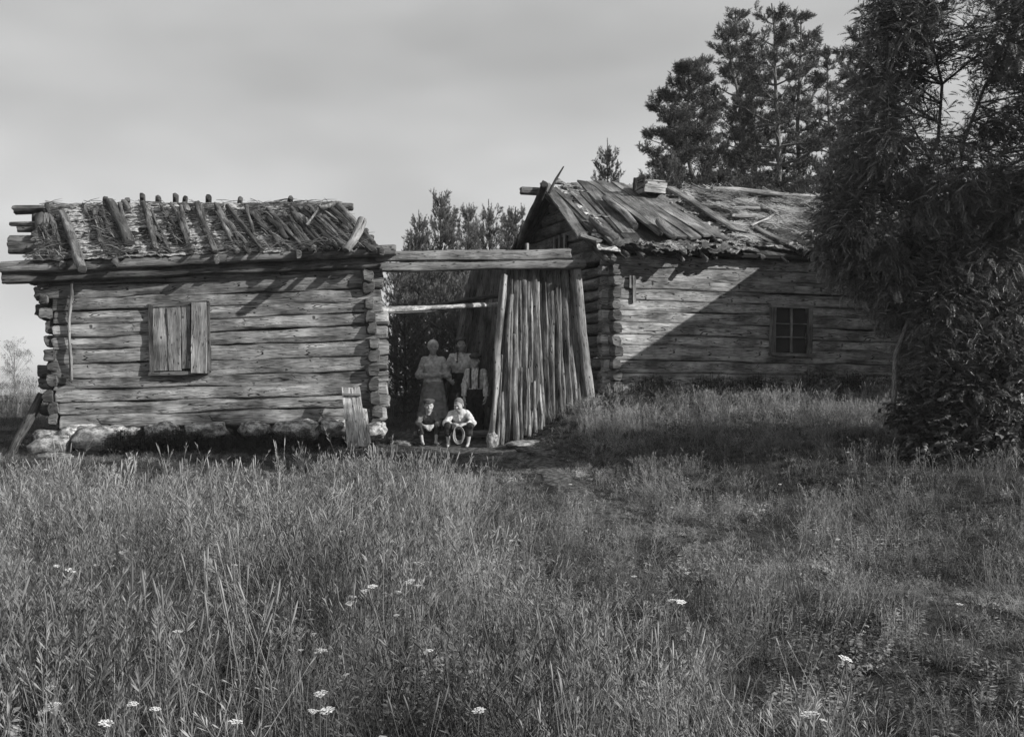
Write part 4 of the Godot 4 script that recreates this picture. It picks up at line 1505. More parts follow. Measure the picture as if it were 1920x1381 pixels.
func lathe_cloth(s: Shape, prof: Array, folds: int, amp: float, sd: float) -> void:   # [y, half width, half depth, z shift]
	var k := 64
	var rows := (prof.size() - 1) * 5
	var first := s.v.size()
	for side in 2:
		for i in rows + 1:
			var t := float(i) / 5.0
			var a := mini(int(t), prof.size() - 2)
			var u := t - a
			var y := lerpf(prof[a][0], prof[a + 1][0], u)
			var rx := lerpf(prof[a][1], prof[a + 1][1], u)
			var rz := lerpf(prof[a][2], prof[a + 1][2], u)
			var cz := lerpf(prof[a][3], prof[a + 1][3], u)
			var down := float(i) / rows
			for q in k + 1:
				var an := TAU * q / k
				var f := 1.0 + amp * down * (sin(an * folds + sd + 1.5 * n3(an, down, sd)) * 0.6 + n3(cos(an) * 3.0, sin(an) * 3.0, sd + down * 0.7) * 1.1)
				f -= 0.012 * side
				s.vert(Vector3(cos(an) * rx * f, y, cz + sin(an) * rz * f), Vector2(an * 0.25, y / 0.4))
	for side in 2:
		for i in rows:
			for q in k:
				var b := first + side * (rows + 1) * (k + 1) + i * (k + 1) + q
				if side == 0:
					s.quad(b, b + 1, b + k + 2, b + k + 1)
				else:
					s.quad(b, b + k + 1, b + k + 2, b + 1)

func rumple(s: Shape, amount: float) -> Shape:       # wrinkles worn into cloth
	for i in s.v.size():
		var p := s.v[i]
		var q := Vector3(n3(p.x * 9.0 + p.y * 6.0, p.y * 5.0, p.z * 9.0), 0.4 * n3(p.x * 8.0, p.y * 8.0, p.z * 8.0 + 5.0), n3(p.x * 10.0 - p.y * 5.0, p.y * 5.0, p.z * 9.0 + 9.0))
		q += 0.5 * Vector3(n3(p.x * 26.0, p.y * 16.0, p.z * 26.0), 0, n3(p.x * 26.0 + 7.0, p.y * 16.0, p.z * 26.0))
		s.v[i] = p + q * amount
	return s

func cloth(tone: float) -> StandardMaterial3D:
	return material("cloth", tex_cloth, tone, 0.95, 0.4)

func sleeves_and_trunk(j: Dictionary, k: float, low: Vector3, fat: float, cuff: float, cell := 0.011, full := 1.0) -> Field:
	var hi := Vector3(0.45, j.neck.y + 0.1, 0.45)
	var f := Field.new(Vector3(-0.45, low.y - 0.12, -0.45), hi, cell)
	f.cap(low, j.chest, 0.118 * k * fat, 0.13 * k * fat, 0.06, 0.82)
	f.cap(j.chest, j.neck - Vector3(0, 0.022 * k, 0), 0.118 * k * fat, 0.066 * k, 0.06, 0.9)
	for e in ["l", "r"]:
		f.cap(j.chest + (j["sh_" + e] - j.chest) * 0.5 + Vector3(0, 0.03 * k, 0), j["sh_" + e], 0.07 * k, 0.060 * k, 0.05)
		f.cap(j["sh_" + e], j["el_" + e], 0.060 * k * full, 0.057 * k * full, 0.02)
		f.cap(j["el_" + e], j["el_" + e].lerp(j["wr_" + e], cuff), 0.057 * k * full, 0.044 * k * full, 0.02)
	return f

func legs_cloth(j: Dictionary, k: float, cuff: float, waist: Vector3) -> Field:
	var f := Field.new(Vector3(-0.36, -0.02, -0.42), Vector3(0.36, waist.y + 0.12, 0.42), 0.011)
	f.cap(waist, j.hip, 0.118 * k, 0.128 * k, 0.04, 0.85)
	for e in ["l", "r"]:
		f.cap(j.hip.lerp(j["hi_" + e], 0.6), j["hi_" + e], 0.098 * k, 0.094 * k, 0.04)
		f.cap(j["hi_" + e], j["kn_" + e], 0.094 * k, 0.075 * k, 0.03)
		var end: Vector3 = j["kn_" + e].lerp(j["an_" + e], cuff)
		f.cap(j["kn_" + e], end, 0.075 * k, 0.066 * k, 0.02)
		if cuff < 0.7:
			f.cap(end - Vector3(0, 0.005, 0), end + Vector3(0, 0.008, 0), 0.074 * k, 0.074 * k, 0.008)
	return f

func hair_cap(size: float, grow: float, line: float, slope: float) -> Field:      # a shell over the skull, cut along the hairline
	var h := Field.new(Vector3(-0.11, -0.14, -0.13) * size, Vector3(0.11, 0.14, 0.13) * size, 0.005 * size)
	h.ell(Vector3(0, 0.027, -0.014) * size, Vector3(0.077 + grow, 0.089 + grow, 0.095 + grow) * size)
	h.keep(Vector3(0, -slope, 1).normalized(), Vector3(0, 0.05, line) * size)
	h.keep(Vector3(0, -1, -0.5).normalized(), Vector3(0, -0.05, -0.06) * size)
	return h

func flat_cap(size: float) -> Field:
	var h := Field.new(Vector3(-0.13, 0.0, -0.15) * size, Vector3(0.13, 0.16, 0.18) * size, 0.005 * size)
	h.ell(Vector3(0, 0.085, -0.015) * size, Vector3(0.104, 0.04, 0.118) * size, Basis(Vector3.RIGHT, 0.06))
	h.ell(Vector3(0, 0.055, -0.008) * size, Vector3(0.086, 0.035, 0.098) * size, Basis.IDENTITY, 0.02)
	h.ell(Vector3(0, 0.052, 0.095) * size, Vector3(0.068, 0.008, 0.055) * size, Basis(Vector3.RIGHT, 0.22), 0.008)
	return h

func face_marks(p: Node3D, xf: Transform3D, size: float) -> void:     # irises
	for e in [-1.0, 1.0]:
		var s := Shape.new()
		stone(s, xf * (Vector3(0.031 * e, 0.003, 0.0838) * size), Vector3(0.0052, 0.0052, 0.0034) * size, 1.0, 0.0, 0.0)
		part(p, "eye", s, material("eye", null, 0.02, 0.3))

func standing(k: float) -> Dictionary:
	return {"hip": Vector3(0, 0.86, 0) * k, "chest": Vector3(0, 1.16, -0.01) * k, "neck": Vector3(0, 1.345, -0.01) * k, "head": Vector3(0, 1.485, 0.012) * k,
		"sh_l": Vector3(-0.148, 1.268, -0.015) * k, "sh_r": Vector3(0.148, 1.268, -0.015) * k, "el_l": Vector3(-0.2, 1.02, -0.02) * k, "el_r": Vector3(0.2, 1.02, -0.02) * k,
		"wr_l": Vector3(-0.21, 0.79, 0.05) * k, "wr_r": Vector3(0.21, 0.79, 0.05) * k, "hand_l": Vector3(-0.2, 0.6, 0.08) * k, "hand_r": Vector3(0.2, 0.6, 0.08) * k,
		"palm_l": Vector3(1, 0, 0), "palm_r": Vector3(-1, 0, 0),
		"hi_l": Vector3(-0.085, 0.82, 0) * k, "hi_r": Vector3(0.085, 0.82, 0) * k, "kn_l": Vector3(-0.09, 0.45, 0.015) * k, "kn_r": Vector3(0.09, 0.45, 0.015) * k,
		"an_l": Vector3(-0.09, 0.075, -0.02) * k, "an_r": Vector3(0.09, 0.075, -0.02) * k, "toe_l": Vector3(-0.115, 0.028, 0.12) * k, "toe_r": Vector3(0.115, 0.028, 0.12) * k}

func make_people() -> void:
	rng.seed = 606
	var shaded_skin := material("skin", null, 0.34, 0.6)  # darker skin tone, shade painted in for the women in the gateway
	var lit_skin := material("skin", null, 0.4, 0.6)  # paler copy painted for the sunlit boys, and to lift the shaded one
	# 1 the woman in the white headscarf -------------------------------
	var at := P(812, 640, 17.4)
	at.y = gh(at.x, at.z)
	var k := 0.945
	var xf := Transform3D(Basis(Vector3.UP, 0.05), at)
	var j := standing(k)
	j.el_l = Vector3(-0.25, 1.0, -0.04) * k
	j.el_r = Vector3(0.25, 1.0, -0.04) * k
	j.wr_l = Vector3(-0.085, 1.0, 0.175) * k
	j.wr_r = Vector3(0.085, 1.02, 0.175) * k
	j.hand_l = Vector3(0.06, 1.02, 0.20) * k
	j.hand_r = Vector3(-0.05, 1.01, 0.21) * k
	j.palm_l = Vector3(0, -0.3, -1)
	j.palm_r = Vector3(0, -0.3, -1)
	var p := thing("person", "woman in pale blouse, grey skirt and white headscarf standing with hands clasped", "person", at)
	var look := Basis(Vector3.UP, 0.05)
	part(p, "body", placed(skin(j, k, 1.0, look, 0.0), xf), shaded_skin)
	face_marks(p, xf * Transform3D(look, j.head), 1.0)
	var s := Shape.new()
	var f := sleeves_and_trunk(j, k, Vector3(0, 0.98, 0) * k, 1.2, 0.8, 0.011, 1.0)
	f.ell(Vector3(-0.07, 1.15, 0.085) * k, Vector3(0.075, 0.08, 0.06) * k, Basis.IDENTITY, 0.05)
	f.ell(Vector3(0.07, 1.15, 0.085) * k, Vector3(0.075, 0.08, 0.06) * k, Basis.IDENTITY, 0.05)
	f.cap(Vector3(0, 0.99, 0) * k, Vector3(0, 0.9, 0.01) * k, 0.14 * k, 0.165 * k, 0.03, 0.85)
	f.keep(Vector3.DOWN, Vector3(0, 0.885, 0) * k)
	f.net(s, xf)
	part(p, "blouse", rumple(s, 0.013), cloth(0.74))
	s = Shape.new()
	lathe_cloth(s, [[1.0, 0.15, 0.125, 0.0], [0.9, 0.165, 0.14, 0.0], [0.6, 0.225, 0.19, 0.0], [0.27, 0.27, 0.225, 0.0]].map(func(q): return q.map(func(w): return w * k)), 13, 0.07, 2.0)
	part(p, "skirt", rumple(placed(s, xf), 0.012), cloth(0.34))
	s = Shape.new()
	f = hair_cap(1.0, 0.010, 0.062, 0.55)
	f.ell(Vector3(0, 0.03, -0.03), Vector3(0.088, 0.098, 0.092), Basis.IDENTITY, 0.02)
	f.keep(Vector3(0, -0.5, 1).normalized(), Vector3(0, 0.055, 0.066))
	f.keep(Vector3(0, -1, -0.35).normalized(), Vector3(0, -0.055, -0.04))
	f.net(s, xf * Transform3D(look, j.head))
	part(p, "headscarf", s, cloth(0.9))
	s = Shape.new()
	for e in ["l", "r"]:
		f = Field.new(Vector3(-0.3, -0.02, -0.2), Vector3(0.3, 0.3, 0.25), 0.011)
		f.cap(j["an_" + e] + Vector3(0, 0.12, 0), j["an_" + e], 0.048, 0.04, 0.02)
		f.cap(Vector3(j["an_" + e].x, 0.04, j["an_" + e].z), j["toe_" + e] + Vector3(0, 0.01, 0), 0.045, 0.033, 0.02)
		f.net(s, xf)
	part(p, "boots", s, cloth(0.05))
	# 2 the woman with the dark plait ----------------------------------
	at = P(864, 640, 17.9)
	at.y = gh(at.x, at.z)
	k = 0.975
	xf = Transform3D(Basis(Vector3.UP, 0.12), at)
	j = standing(k)
	j.el_l = Vector3(-0.25, 1.03, -0.06) * k
	j.wr_l = Vector3(-0.19, 0.86, 0.08) * k
	j.hand_l = Vector3(-0.08, 0.78, 0.14) * k
	j.palm_l = Vector3(0.5, 0, -1)
	p = thing("person", "woman in loose white blouse and dark skirt with a dark plait over one shoulder", "person", at)
	look = Basis(Vector3.UP, 0.1) * Basis(Vector3.FORWARD, -0.03)
	part(p, "body", placed(skin(j, k, 1.0, look, 0.0), xf), shaded_skin)
	face_marks(p, xf * Transform3D(look, j.head), 1.0)
	s = Shape.new()
	f = sleeves_and_trunk(j, k, Vector3(0, 0.99, 0) * k, 1.16, 0.85, 0.011, 1.05)
	f.ell(Vector3(-0.06, 1.13, 0.08) * k, Vector3(0.08, 0.09, 0.07) * k, Basis.IDENTITY, 0.05)
	f.ell(Vector3(0.06, 1.13, 0.08) * k, Vector3(0.08, 0.09, 0.07) * k, Basis.IDENTITY, 0.05)
	f.net(s, xf)
	part(p, "blouse", rumple(s, 0.013), cloth(0.85))
	s = Shape.new()
	lathe_cloth(s, [[1.0, 0.145, 0.12, 0.0], [0.88, 0.17, 0.14, 0.0], [0.55, 0.22, 0.19, 0.0], [0.2, 0.27, 0.23, 0.0]].map(func(q): return q.map(func(w): return w * k)), 11, 0.08, 5.0)
	part(p, "skirt", rumple(placed(s, xf), 0.012), cloth(0.05))
	s = Shape.new()
	hair_cap(1.0, 0.008, 0.05, 0.7).net(s, xf * Transform3D(look, j.head))
	var plait := []
	var thick := []
	for i in 14:
		var t := i / 13.0
		plait.append(xf * (j.head + look * Vector3(-0.065 - 0.03 * t, -0.05 - 0.25 * t, -0.03 + 0.155 * sin(minf(t * 1.5, 1.0) * PI * 0.5))))
		thick.append(0.018 + 0.006 * sin(i * 2.6) - 0.006 * t)
	tube(s, plait, thick, 8)
	part(p, "hair", s, cloth(0.05))
	s = Shape.new()
	f = Field.new(Vector3(-0.12, -0.02, -0.15), Vector3(0.12, 0.16, 0.14), 0.005)
	f.ell(Vector3(0, 0.07, -0.01), Vector3(0.088, 0.06, 0.102), Basis(Vector3.RIGHT, -0.1))
	f.keep(Vector3(0, -1, 0.25).normalized(), Vector3(0, 0.045, 0))
	f.net(s, xf * Transform3D(look, j.head))
	part(p, "headscarf", s, cloth(0.14))
	# 3 the boy with braces ---------------------------------------------
	at = P(891, 640, 16.98)
	at.y = gh(at.x, at.z)
	k = 0.83
	xf = Transform3D(Basis(Vector3.UP, -0.08), at)
	j = standing(k)
	p = thing("person", "boy standing with dark flat cap, pale shirt and dark braces, arms hanging", "person", at)
	look = Basis(Vector3.UP, -0.05) * Basis(Vector3.RIGHT, 0.06)
	part(p, "body", placed(skin(j, k, 0.9, look, 0.6), xf), lit_skin)
	face_marks(p, xf * Transform3D(look, j.head), 0.9)
	s = Shape.new()
	sleeves_and_trunk(j, k, Vector3(0, 0.95, 0) * k, 1.06, 0.88, 0.010, 1.08).net(s, xf)
	part(p, "shirt", rumple(s, 0.013), material("striped", tex_stripe, 0.9, 0.95))
	s = Shape.new()
	legs_cloth(j, k, 0.93, Vector3(0, 0.97, 0) * k).net(s, xf)
	part(p, "trousers", rumple(s, 0.013), cloth(0.035))
	for e in [-1.0, 1.0]:
		s = Shape.new()
		var run := [Vector3(0.075 * e, 0.96, 0.118), Vector3(0.078 * e, 1.1, 0.128), Vector3(0.082 * e, 1.22, 0.115), Vector3(0.084 * e, 1.31, 0.055), Vector3(0.084 * e, 1.345, 0.0), Vector3(0.08 * e, 1.29, -0.08)]
		for i in run.size() - 1:
			plank(s, xf * (run[i] * k), xf * (run[i + 1] * k), 0.032, 0.006, xf.basis * (Vector3(0, 0.35 * i, 1.2 - 0.35 * i)), 0.0, 0.0)
		part(p, "brace", s, cloth(0.05))
	s = Shape.new()
	flat_cap(0.95).net(s, xf * Transform3D(look, j.head))
	part(p, "cap", s, cloth(0.10))
	s = Shape.new()
	hair_cap(0.9, 0.003, 0.035, 0.5).net(s, xf * Transform3D(look, j.head))
	part(p, "hair", s, cloth(0.07))
	# 4 the smaller seated boy ------------------------------------------
	at = P(803, 830, 16.22)
	at.y = gh(at.x, at.z) + 0.012
	p = thing("person", "small boy in cap and dark waistcoat seated with hands clasped between his knees", "person", at)
	xf = Transform3D(Basis(Vector3.UP, 0.08), at)
	j = {"hip": Vector3(0, 0.235, -0.19), "chest": Vector3(0, 0.405, -0.125), "neck": Vector3(0, 0.492, -0.085), "head": Vector3(0.008, 0.585, -0.035),
		"sh_l": Vector3(-0.10, 0.445, -0.1), "sh_r": Vector3(0.10, 0.445, -0.1), "el_l": Vector3(-0.165, 0.31, -0.03), "el_r": Vector3(0.165, 0.315, -0.03),
		"wr_l": Vector3(-0.055, 0.285, 0.11), "wr_r": Vector3(0.07, 0.29, 0.105), "hand_l": Vector3(0.04, 0.24, 0.15), "hand_r": Vector3(-0.02, 0.235, 0.16), "palm_l": Vector3(0.2, -0.6, -0.8), "palm_r": Vector3(-0.2, -0.6, -0.8),
		"hi_l": Vector3(-0.07, 0.225, -0.16), "hi_r": Vector3(0.07, 0.225, -0.16), "kn_l": Vector3(-0.135, 0.28, 0.08), "kn_r": Vector3(0.13, 0.28, 0.08),
		"an_l": Vector3(-0.09, 0.055, 0.13), "an_r": Vector3(0.115, 0.055, 0.09), "toe_l": Vector3(-0.07, 0.022, 0.235), "toe_r": Vector3(0.15, 0.022, 0.19)}
	look = Basis(Vector3.UP, 0.12) * Basis(Vector3.RIGHT, 0.08)
	k = 0.68
	part(p, "body", placed(skin(j, k, 0.85, look, 1.0), xf), lit_skin)
	face_marks(p, xf * Transform3D(look, j.head), 0.85)
	s = Shape.new()
	sleeves_and_trunk(j, k, j.hip + Vector3(0, 0.04, 0.01), 1.12, 0.55, 0.009, 1.0).net(s, xf)
	part(p, "shirt", rumple(s, 0.013), cloth(0.22))
	s = Shape.new()
	f = Field.new(Vector3(-0.2, 0.15, -0.35), Vector3(0.2, 0.5, 0.1), 0.009)
	f.cap(j.hip + Vector3(0, 0.02, 0), j.chest, 0.128 * k, 0.14 * k, 0.05, 0.86)
	f.cap(j.chest, j.neck - Vector3(0, 0.05, 0.01), 0.128 * k, 0.07 * k, 0.05, 0.85)
	f.ell(Vector3(0.0, 0.43, 0.0), Vector3(0.05, 0.085, 0.09), Basis.IDENTITY, 0.02, true)
	f.net(s, xf)
	part(p, "waistcoat", rumple(s, 0.013), cloth(0.05))
	s = Shape.new()
	legs_cloth(j, k, 0.4, j.hip + Vector3(0, 0.06, 0.02)).net(s, xf)
	part(p, "trousers", rumple(s, 0.013), cloth(0.06))
	s = Shape.new()
	flat_cap(0.9).net(s, xf * Transform3D(look * Basis(Vector3.RIGHT, -0.15), j.head))
	part(p, "cap", s, cloth(0.13))
	s = Shape.new()
	hair_cap(0.85, 0.003, 0.03, 0.5).net(s, xf * Transform3D(look, j.head))
	part(p, "hair", s, cloth(0.15))
	# 5 the seated boy with the rope ------------------------------------
	at = P(861, 833, 16.15)
	at.y = gh(at.x, at.z) + 0.012
	p = thing("person", "barefoot boy with cropped hair and white shirt seated with a rope in his hands", "person", at)
	xf = Transform3D(Basis(Vector3.UP, -0.06), at)
	j = {"hip": Vector3(0, 0.25, -0.21), "chest": Vector3(-0.01, 0.455, -0.13), "neck": Vector3(-0.01, 0.545, -0.075), "head": Vector3(-0.01, 0.635, -0.01),
		"sh_l": Vector3(-0.122, 0.495, -0.1), "sh_r": Vector3(0.108, 0.50, -0.1), "el_l": Vector3(-0.205, 0.35, 0.0), "el_r": Vector3(0.205, 0.355, 0.0),
		"wr_l": Vector3(-0.05, 0.345, 0.13), "wr_r": Vector3(0.075, 0.345, 0.13), "hand_l": Vector3(0.05, 0.32, 0.17), "hand_r": Vector3(-0.03, 0.315, 0.19), "palm_l": Vector3(0.1, -0.9, -0.4), "palm_r": Vector3(-0.1, -0.9, -0.4),
		"hi_l": Vector3(-0.08, 0.245, -0.17), "hi_r": Vector3(0.08, 0.245, -0.17), "kn_l": Vector3(-0.165, 0.32, 0.09), "kn_r": Vector3(0.175, 0.315, 0.09),
		"an_l": Vector3(-0.155, 0.06, 0.1), "an_r": Vector3(0.145, 0.06, 0.1), "toe_l": Vector3(-0.15, 0.024, 0.23), "toe_r": Vector3(0.135, 0.024, 0.23), "curl": 0.9}
	look = Basis(Vector3.UP, -0.3) * Basis(Vector3.RIGHT, 0.3)
	k = 0.76
	part(p, "body", placed(skin(j, k, 0.9, look, 1.0), xf), lit_skin)
	face_marks(p, xf * Transform3D(look, j.head), 0.9)
	s = Shape.new()
	sleeves_and_trunk(j, k, j.hip + Vector3(0, 0.05, 0.01), 1.12, 0.5, 0.009, 1.1).net(s, xf)
	part(p, "shirt", rumple(s, 0.013), cloth(0.84))
	s = Shape.new()
	legs_cloth(j, k, 0.42, j.hip + Vector3(0, 0.05, 0.02)).net(s, xf)
	part(p, "trousers", rumple(s, 0.013), cloth(0.06))
	s = Shape.new()
	hair_cap(0.9, 0.001, 0.05, 0.6).net(s, xf * Transform3D(look, j.head))
	part(p, "hair", s, cloth(0.22))
	# the rope: a loose coil hanging from his hands
	s = Shape.new()
	for q in 4:
		var pts := []
		var rad := []
		for i in 29:
			var a := TAU * i / 28.0
			pts.append(xf * Vector3(0.012 + sin(a) * (0.062 + 0.008 * q) + 0.01 * n3(a, q, 0.0), 0.205 + cos(a) * (0.105 + 0.010 * q) - 0.006 * q, 0.17 + 0.012 * q + 0.012 * sin(a * 2.0 + q)))
			rad.append(0.0065)
		tube(s, pts, rad, 6)
	lone("rope_coil", "pale coil of rope hanging from the seated boy's hands", "rope", xf * Vector3(0.012, 0.1, 0.18), s, material("rope", tex_cloth, 0.5, 0.95))

# ------------------------------------------------------------------ trees
func needle_spray(sd: int, n: int, reach: float, wide: float, up: float) -> ArrayMesh:      # a twig tip along +y with needles all round
	var s := Shape.new()
	var r := RandomNumberGenerator.new()
	r.seed = sd
	for i in n:
		var t := r.randf()
		var a := r.randf() * TAU
		var base := Vector3(0, t * 0.16, 0)
		var d := (Vector3(cos(a), up + 0.9 * t, sin(a)) + Vector3(r.randf_range(-0.2, 0.2), r.randf_range(-0.25, 0.25), r.randf_range(-0.2, 0.2))).normalized()
		var l := reach * r.randf_range(0.7, 1.15)
		var side := d.cross(Vector3(r.randf_range(-1, 1), r.randf_range(-1, 1), r.randf_range(-1, 1))).normalized() * wide * 0.5
		var q := s.vert(base - side * 0.6)
		s.vert(base + side * 0.6)
		s.vert(base + d * l * 0.6 + side)
		s.vert(base + d * l * 0.6 - side)
		s.vert(base + d * l)
		s.quad(q, q + 1, q + 2, q + 3)
		s.tri(q + 3, q + 2, q + 4)
	return s.mesh(Vector3.ZERO)

func to_y(d: Vector3, spin: float) -> Basis:
	var y := d.normalized()
	var x := y.cross(Vector3(0.3, 0.2, 0.93)).normalized()
	return Basis(x, y, x.cross(y)).rotated(y, spin)

# An older Scots pine: bare stem, irregular clumped crown. crown_from: share of the height where living limbs begin.
func pine(at: Vector3, h: float, r0: float, crown_from: float, spread: float, lean: Vector3, sd: int, dens: float, label: String, tone: float, called := "pine_tree", group := "") -> void:
	rng.seed = sd
	var t := thing(called, label, "tree", at, group)
	var s := Shape.new()
	var pts := []
	var rad := []
	for i in 13:
		var f := i / 12.0
		pts.append(at + Vector3(0, -0.2 + h * f, 0) + lean * f * f + Vector3(n3(f * 2.0, sd, 0), 0, n3(f * 2.0, sd, 5)) * 0.35 * f)
		rad.append(lerpf(r0, 0.02, pow(f, 0.85)))
	tube(s, pts, rad, 9)
	var where := []
	var tints := PackedFloat32Array()
	var y := crown_from * 0.55
	while y < 0.985:
		var live := y > crown_from + rr(-0.06, 0.06)
		var idx := y * 12.0
		var base: Vector3 = pts[int(idx)].lerp(pts[mini(int(idx) + 1, 12)], idx - int(idx))
		var f := (y - crown_from) / (1.0 - crown_from)
		var n := 4 if live else 2
		for b in n:
			var a := TAU * b / n + rr(-0.6, 0.6) + y * 50.0
			var len := spread * (pow(maxf(0.0, 1.0 - maxf(f, 0.0)), 0.72) * 0.92 + 0.08) * rr(0.55, 1.15) if live else rr(0.4, 1.1)
			var rise := lerpf(-0.05, 0.75, clampf(f, 0, 1)) + rr(-0.15, 0.15)
			if not live:
				rise = rr(-0.35, 0.1)
			var d := Vector3(cos(a), rise, sin(a)).normalized()
			var limb := []
			var lr := []
			for i in 5:
				var q := i / 4.0
				limb.append(base + d * len * q + Vector3(0, 0.12 * len * q * q - 0.06 * len * q, 0) + Vector3(n3(q * 2, a, y * 9), n3(q * 2, a, y * 9 + 3), n3(q * 2, a, y * 9 + 6)) * 0.2 * len * q)
				lr.append(lerpf(minf(0.012 + 0.016 * len, 0.06), 0.006, q))
			tube(s, limb, lr, 5)
			if not live:
				continue
			var twigs := int((5.0 + len * 6.0) * dens)
			for i in twigs:
				var q := pow(rng.randf(), 0.62) * 0.9 + 0.1
				var k := q * 4.0
				var o: Vector3 = limb[mini(int(k), 3)].lerp(limb[mini(int(k) + 1, 4)], clampf(k - int(k), 0, 1))
				var w := Vector3(rr(-1, 1), rr(-0.25, 0.7), rr(-1, 1)).normalized()
				var tl := len * rr(0.10, 0.34) * (1.15 - q * 0.5) + 0.08
				var tip := o + (w + d * 0.6).normalized() * tl
				tube(s, [o, tip], [0.007, 0.003], 3)
				var m := 5 + int(tl * 9.0)
				for j in m:
					var u := (j + 0.6) / m
					var p := o.lerp(tip, u) + Vector3(rr(-1, 1), rr(-0.4, 0.8), rr(-1, 1)) * 0.07
					var dd := (w + d * 0.5 + Vector3(rr(-0.8, 0.8), rr(0.0, 0.9), rr(-0.8, 0.8))).normalized()
					where.append(Transform3D(to_y(dd, rr(0, 6)) * Basis.from_scale(Vector3.ONE * rr(0.8, 1.35)), p - at))
					tints.append(rr(0.75, 1.3) * (1.0 + 0.5 * n3(p.x, p.y, p.z)))
		y += rr(0.4, 0.62) / h * (1.0 if live else 1.5)
	part(t, "trunk", s, material("bark", tex_bark, 0.44 if called == "pine_tree" else 0.2, 0.95, 2.0))
	copies(t, "crown", pine_needles, leafy("needles", tone, 0.15), where, tints)

var pine_needles: ArrayMesh
var young_needles: ArrayMesh

# A young pine or spruce: a cone of whorls with upturned tips and a leading shoot.
func young(at: Vector3, h: float, spread: float, sd: int, dens: float, label: String, tone: float, called: String) -> void:
	rng.seed = sd
	var t := thing(called, label, "tree", at)
	var s := Shape.new()
	var lean := Vector3(rr(-0.15, 0.15), 0, rr(-0.1, 0.1))
	tube(s, [at - Vector3(0, 0.2, 0), at + Vector3(0, h * 0.4, 0) + lean * 0.3, at + Vector3(0, h * 0.8, 0) + lean * 0.8, at + Vector3(0, h, 0) + lean], [0.02 + 0.012 * h, 0.008 + 0.008 * h, 0.016, 0.006], 7)
	var where := []
	var tints := PackedFloat32Array()
	var y := 0.06
	while y < 0.93:
		var base := at + Vector3(0, h * y, 0) + lean * y
		var n := 6
		for b in n:
			var a := TAU * b / n + rr(-0.4, 0.4) + y * 40.0
			var len := (spread * pow(1.0 - y, 0.75) + 0.06) * rr(0.6, 1.2)
			var d := Vector3(cos(a), 0.1 + 0.8 * y + rr(-0.1, 0.15), sin(a)).normalized()
			var mid := base + d * len * 0.5 - Vector3(0, 0.03 * len, 0)
			var end := base + d * len + Vector3(0, 0.22 * len + 0.05, 0)
			tube(s, [base, mid, end], [0.006 + 0.008 * len, 0.006 + 0.004 * len, 0.004], 4)
			var m := int((5.0 + len * 15.0) * dens)
			if y < 0.25 and rng.randf() < 0.45:
				m = int(m * 0.15)
			for j in m:
				var u := pow(rng.randf(), 0.65)
				var p := base.lerp(mid, u * 2.0) if u < 0.5 else mid.lerp(end, u * 2.0 - 1.0)
				var off := Vector3(rr(-1, 1), rr(-0.15, 0.5), rr(-1, 1)) * 0.24 * len * (1.1 - u * 0.8)
				p += off
				var dd := (d * 0.8 + off.normalized() * 0.5 + Vector3(0, 0.9, 0)).normalized()
				where.append(Transform3D(to_y(dd, rr(0, 6)) * Basis.from_scale(Vector3(0.8, 1.0, 0.8) * rr(0.6, 1.1)), p - at))
				tints.append(rr(0.7, 1.35))
			# the year's upright shoot at the tip of each limb
			for j in 3:
				var q := end + Vector3(rr(-0.02, 0.02), 0.07 * j, rr(-0.02, 0.02)) - Vector3(0, 0.05, 0)
				where.append(Transform3D(to_y(Vector3(rr(-0.15, 0.15), 1, rr(-0.15, 0.15)), rr(0, 6)) * Basis.from_scale(Vector3(0.5, 0.9, 0.5) * (1.0 - 0.15 * j)), q - at))
				tints.append(rr(0.9, 1.4))
		y += rr(0.26, 0.36) / h
	# leading shoot, with a ring of side shoots at its foot
	var foot := at + Vector3(0, h * 0.90, 0) + lean * 0.9
	var top := at + Vector3(0, h, 0) + lean
	for i in 9:
		var f := i / 8.0
		where.append(Transform3D(to_y(Vector3(rr(-0.1, 0.1), 1, rr(-0.1, 0.1)), rr(0, 6)) * Basis.from_scale(Vector3(0.55, 0.9, 0.55) * lerpf(1.0, 0.55, f)), foot.lerp(top, f) - Vector3(0, 0.1, 0) - at))
		tints.append(1.1)
	for i in 5:
		var a := i * TAU / 5.0
		for k in 3:
			var q := foot + Vector3(cos(a) * (0.05 + 0.045 * k), 0.06 + 0.085 * k, sin(a) * (0.05 + 0.045 * k))
			where.append(Transform3D(to_y(Vector3(cos(a) * 0.4, 1, sin(a) * 0.4), rr(0, 6)) * Basis.from_scale(Vector3(0.5, 0.85, 0.5)), q - at))
			tints.append(1.1)
	part(t, "trunk", s, material("bark", tex_bark, 0.2, 0.95, 2.0))
	copies(t, "crown", young_needles, leafy("needles", tone, 0.15), where, tints)

func ground_at(px: float, d: float) -> Vector3:
	return on((px - 960.0) / LENS * d, -d)

func height_for(py: float, d: float, at: Vector3) -> float:
	return EYE + (690.5 - py) / LENS * d - at.y

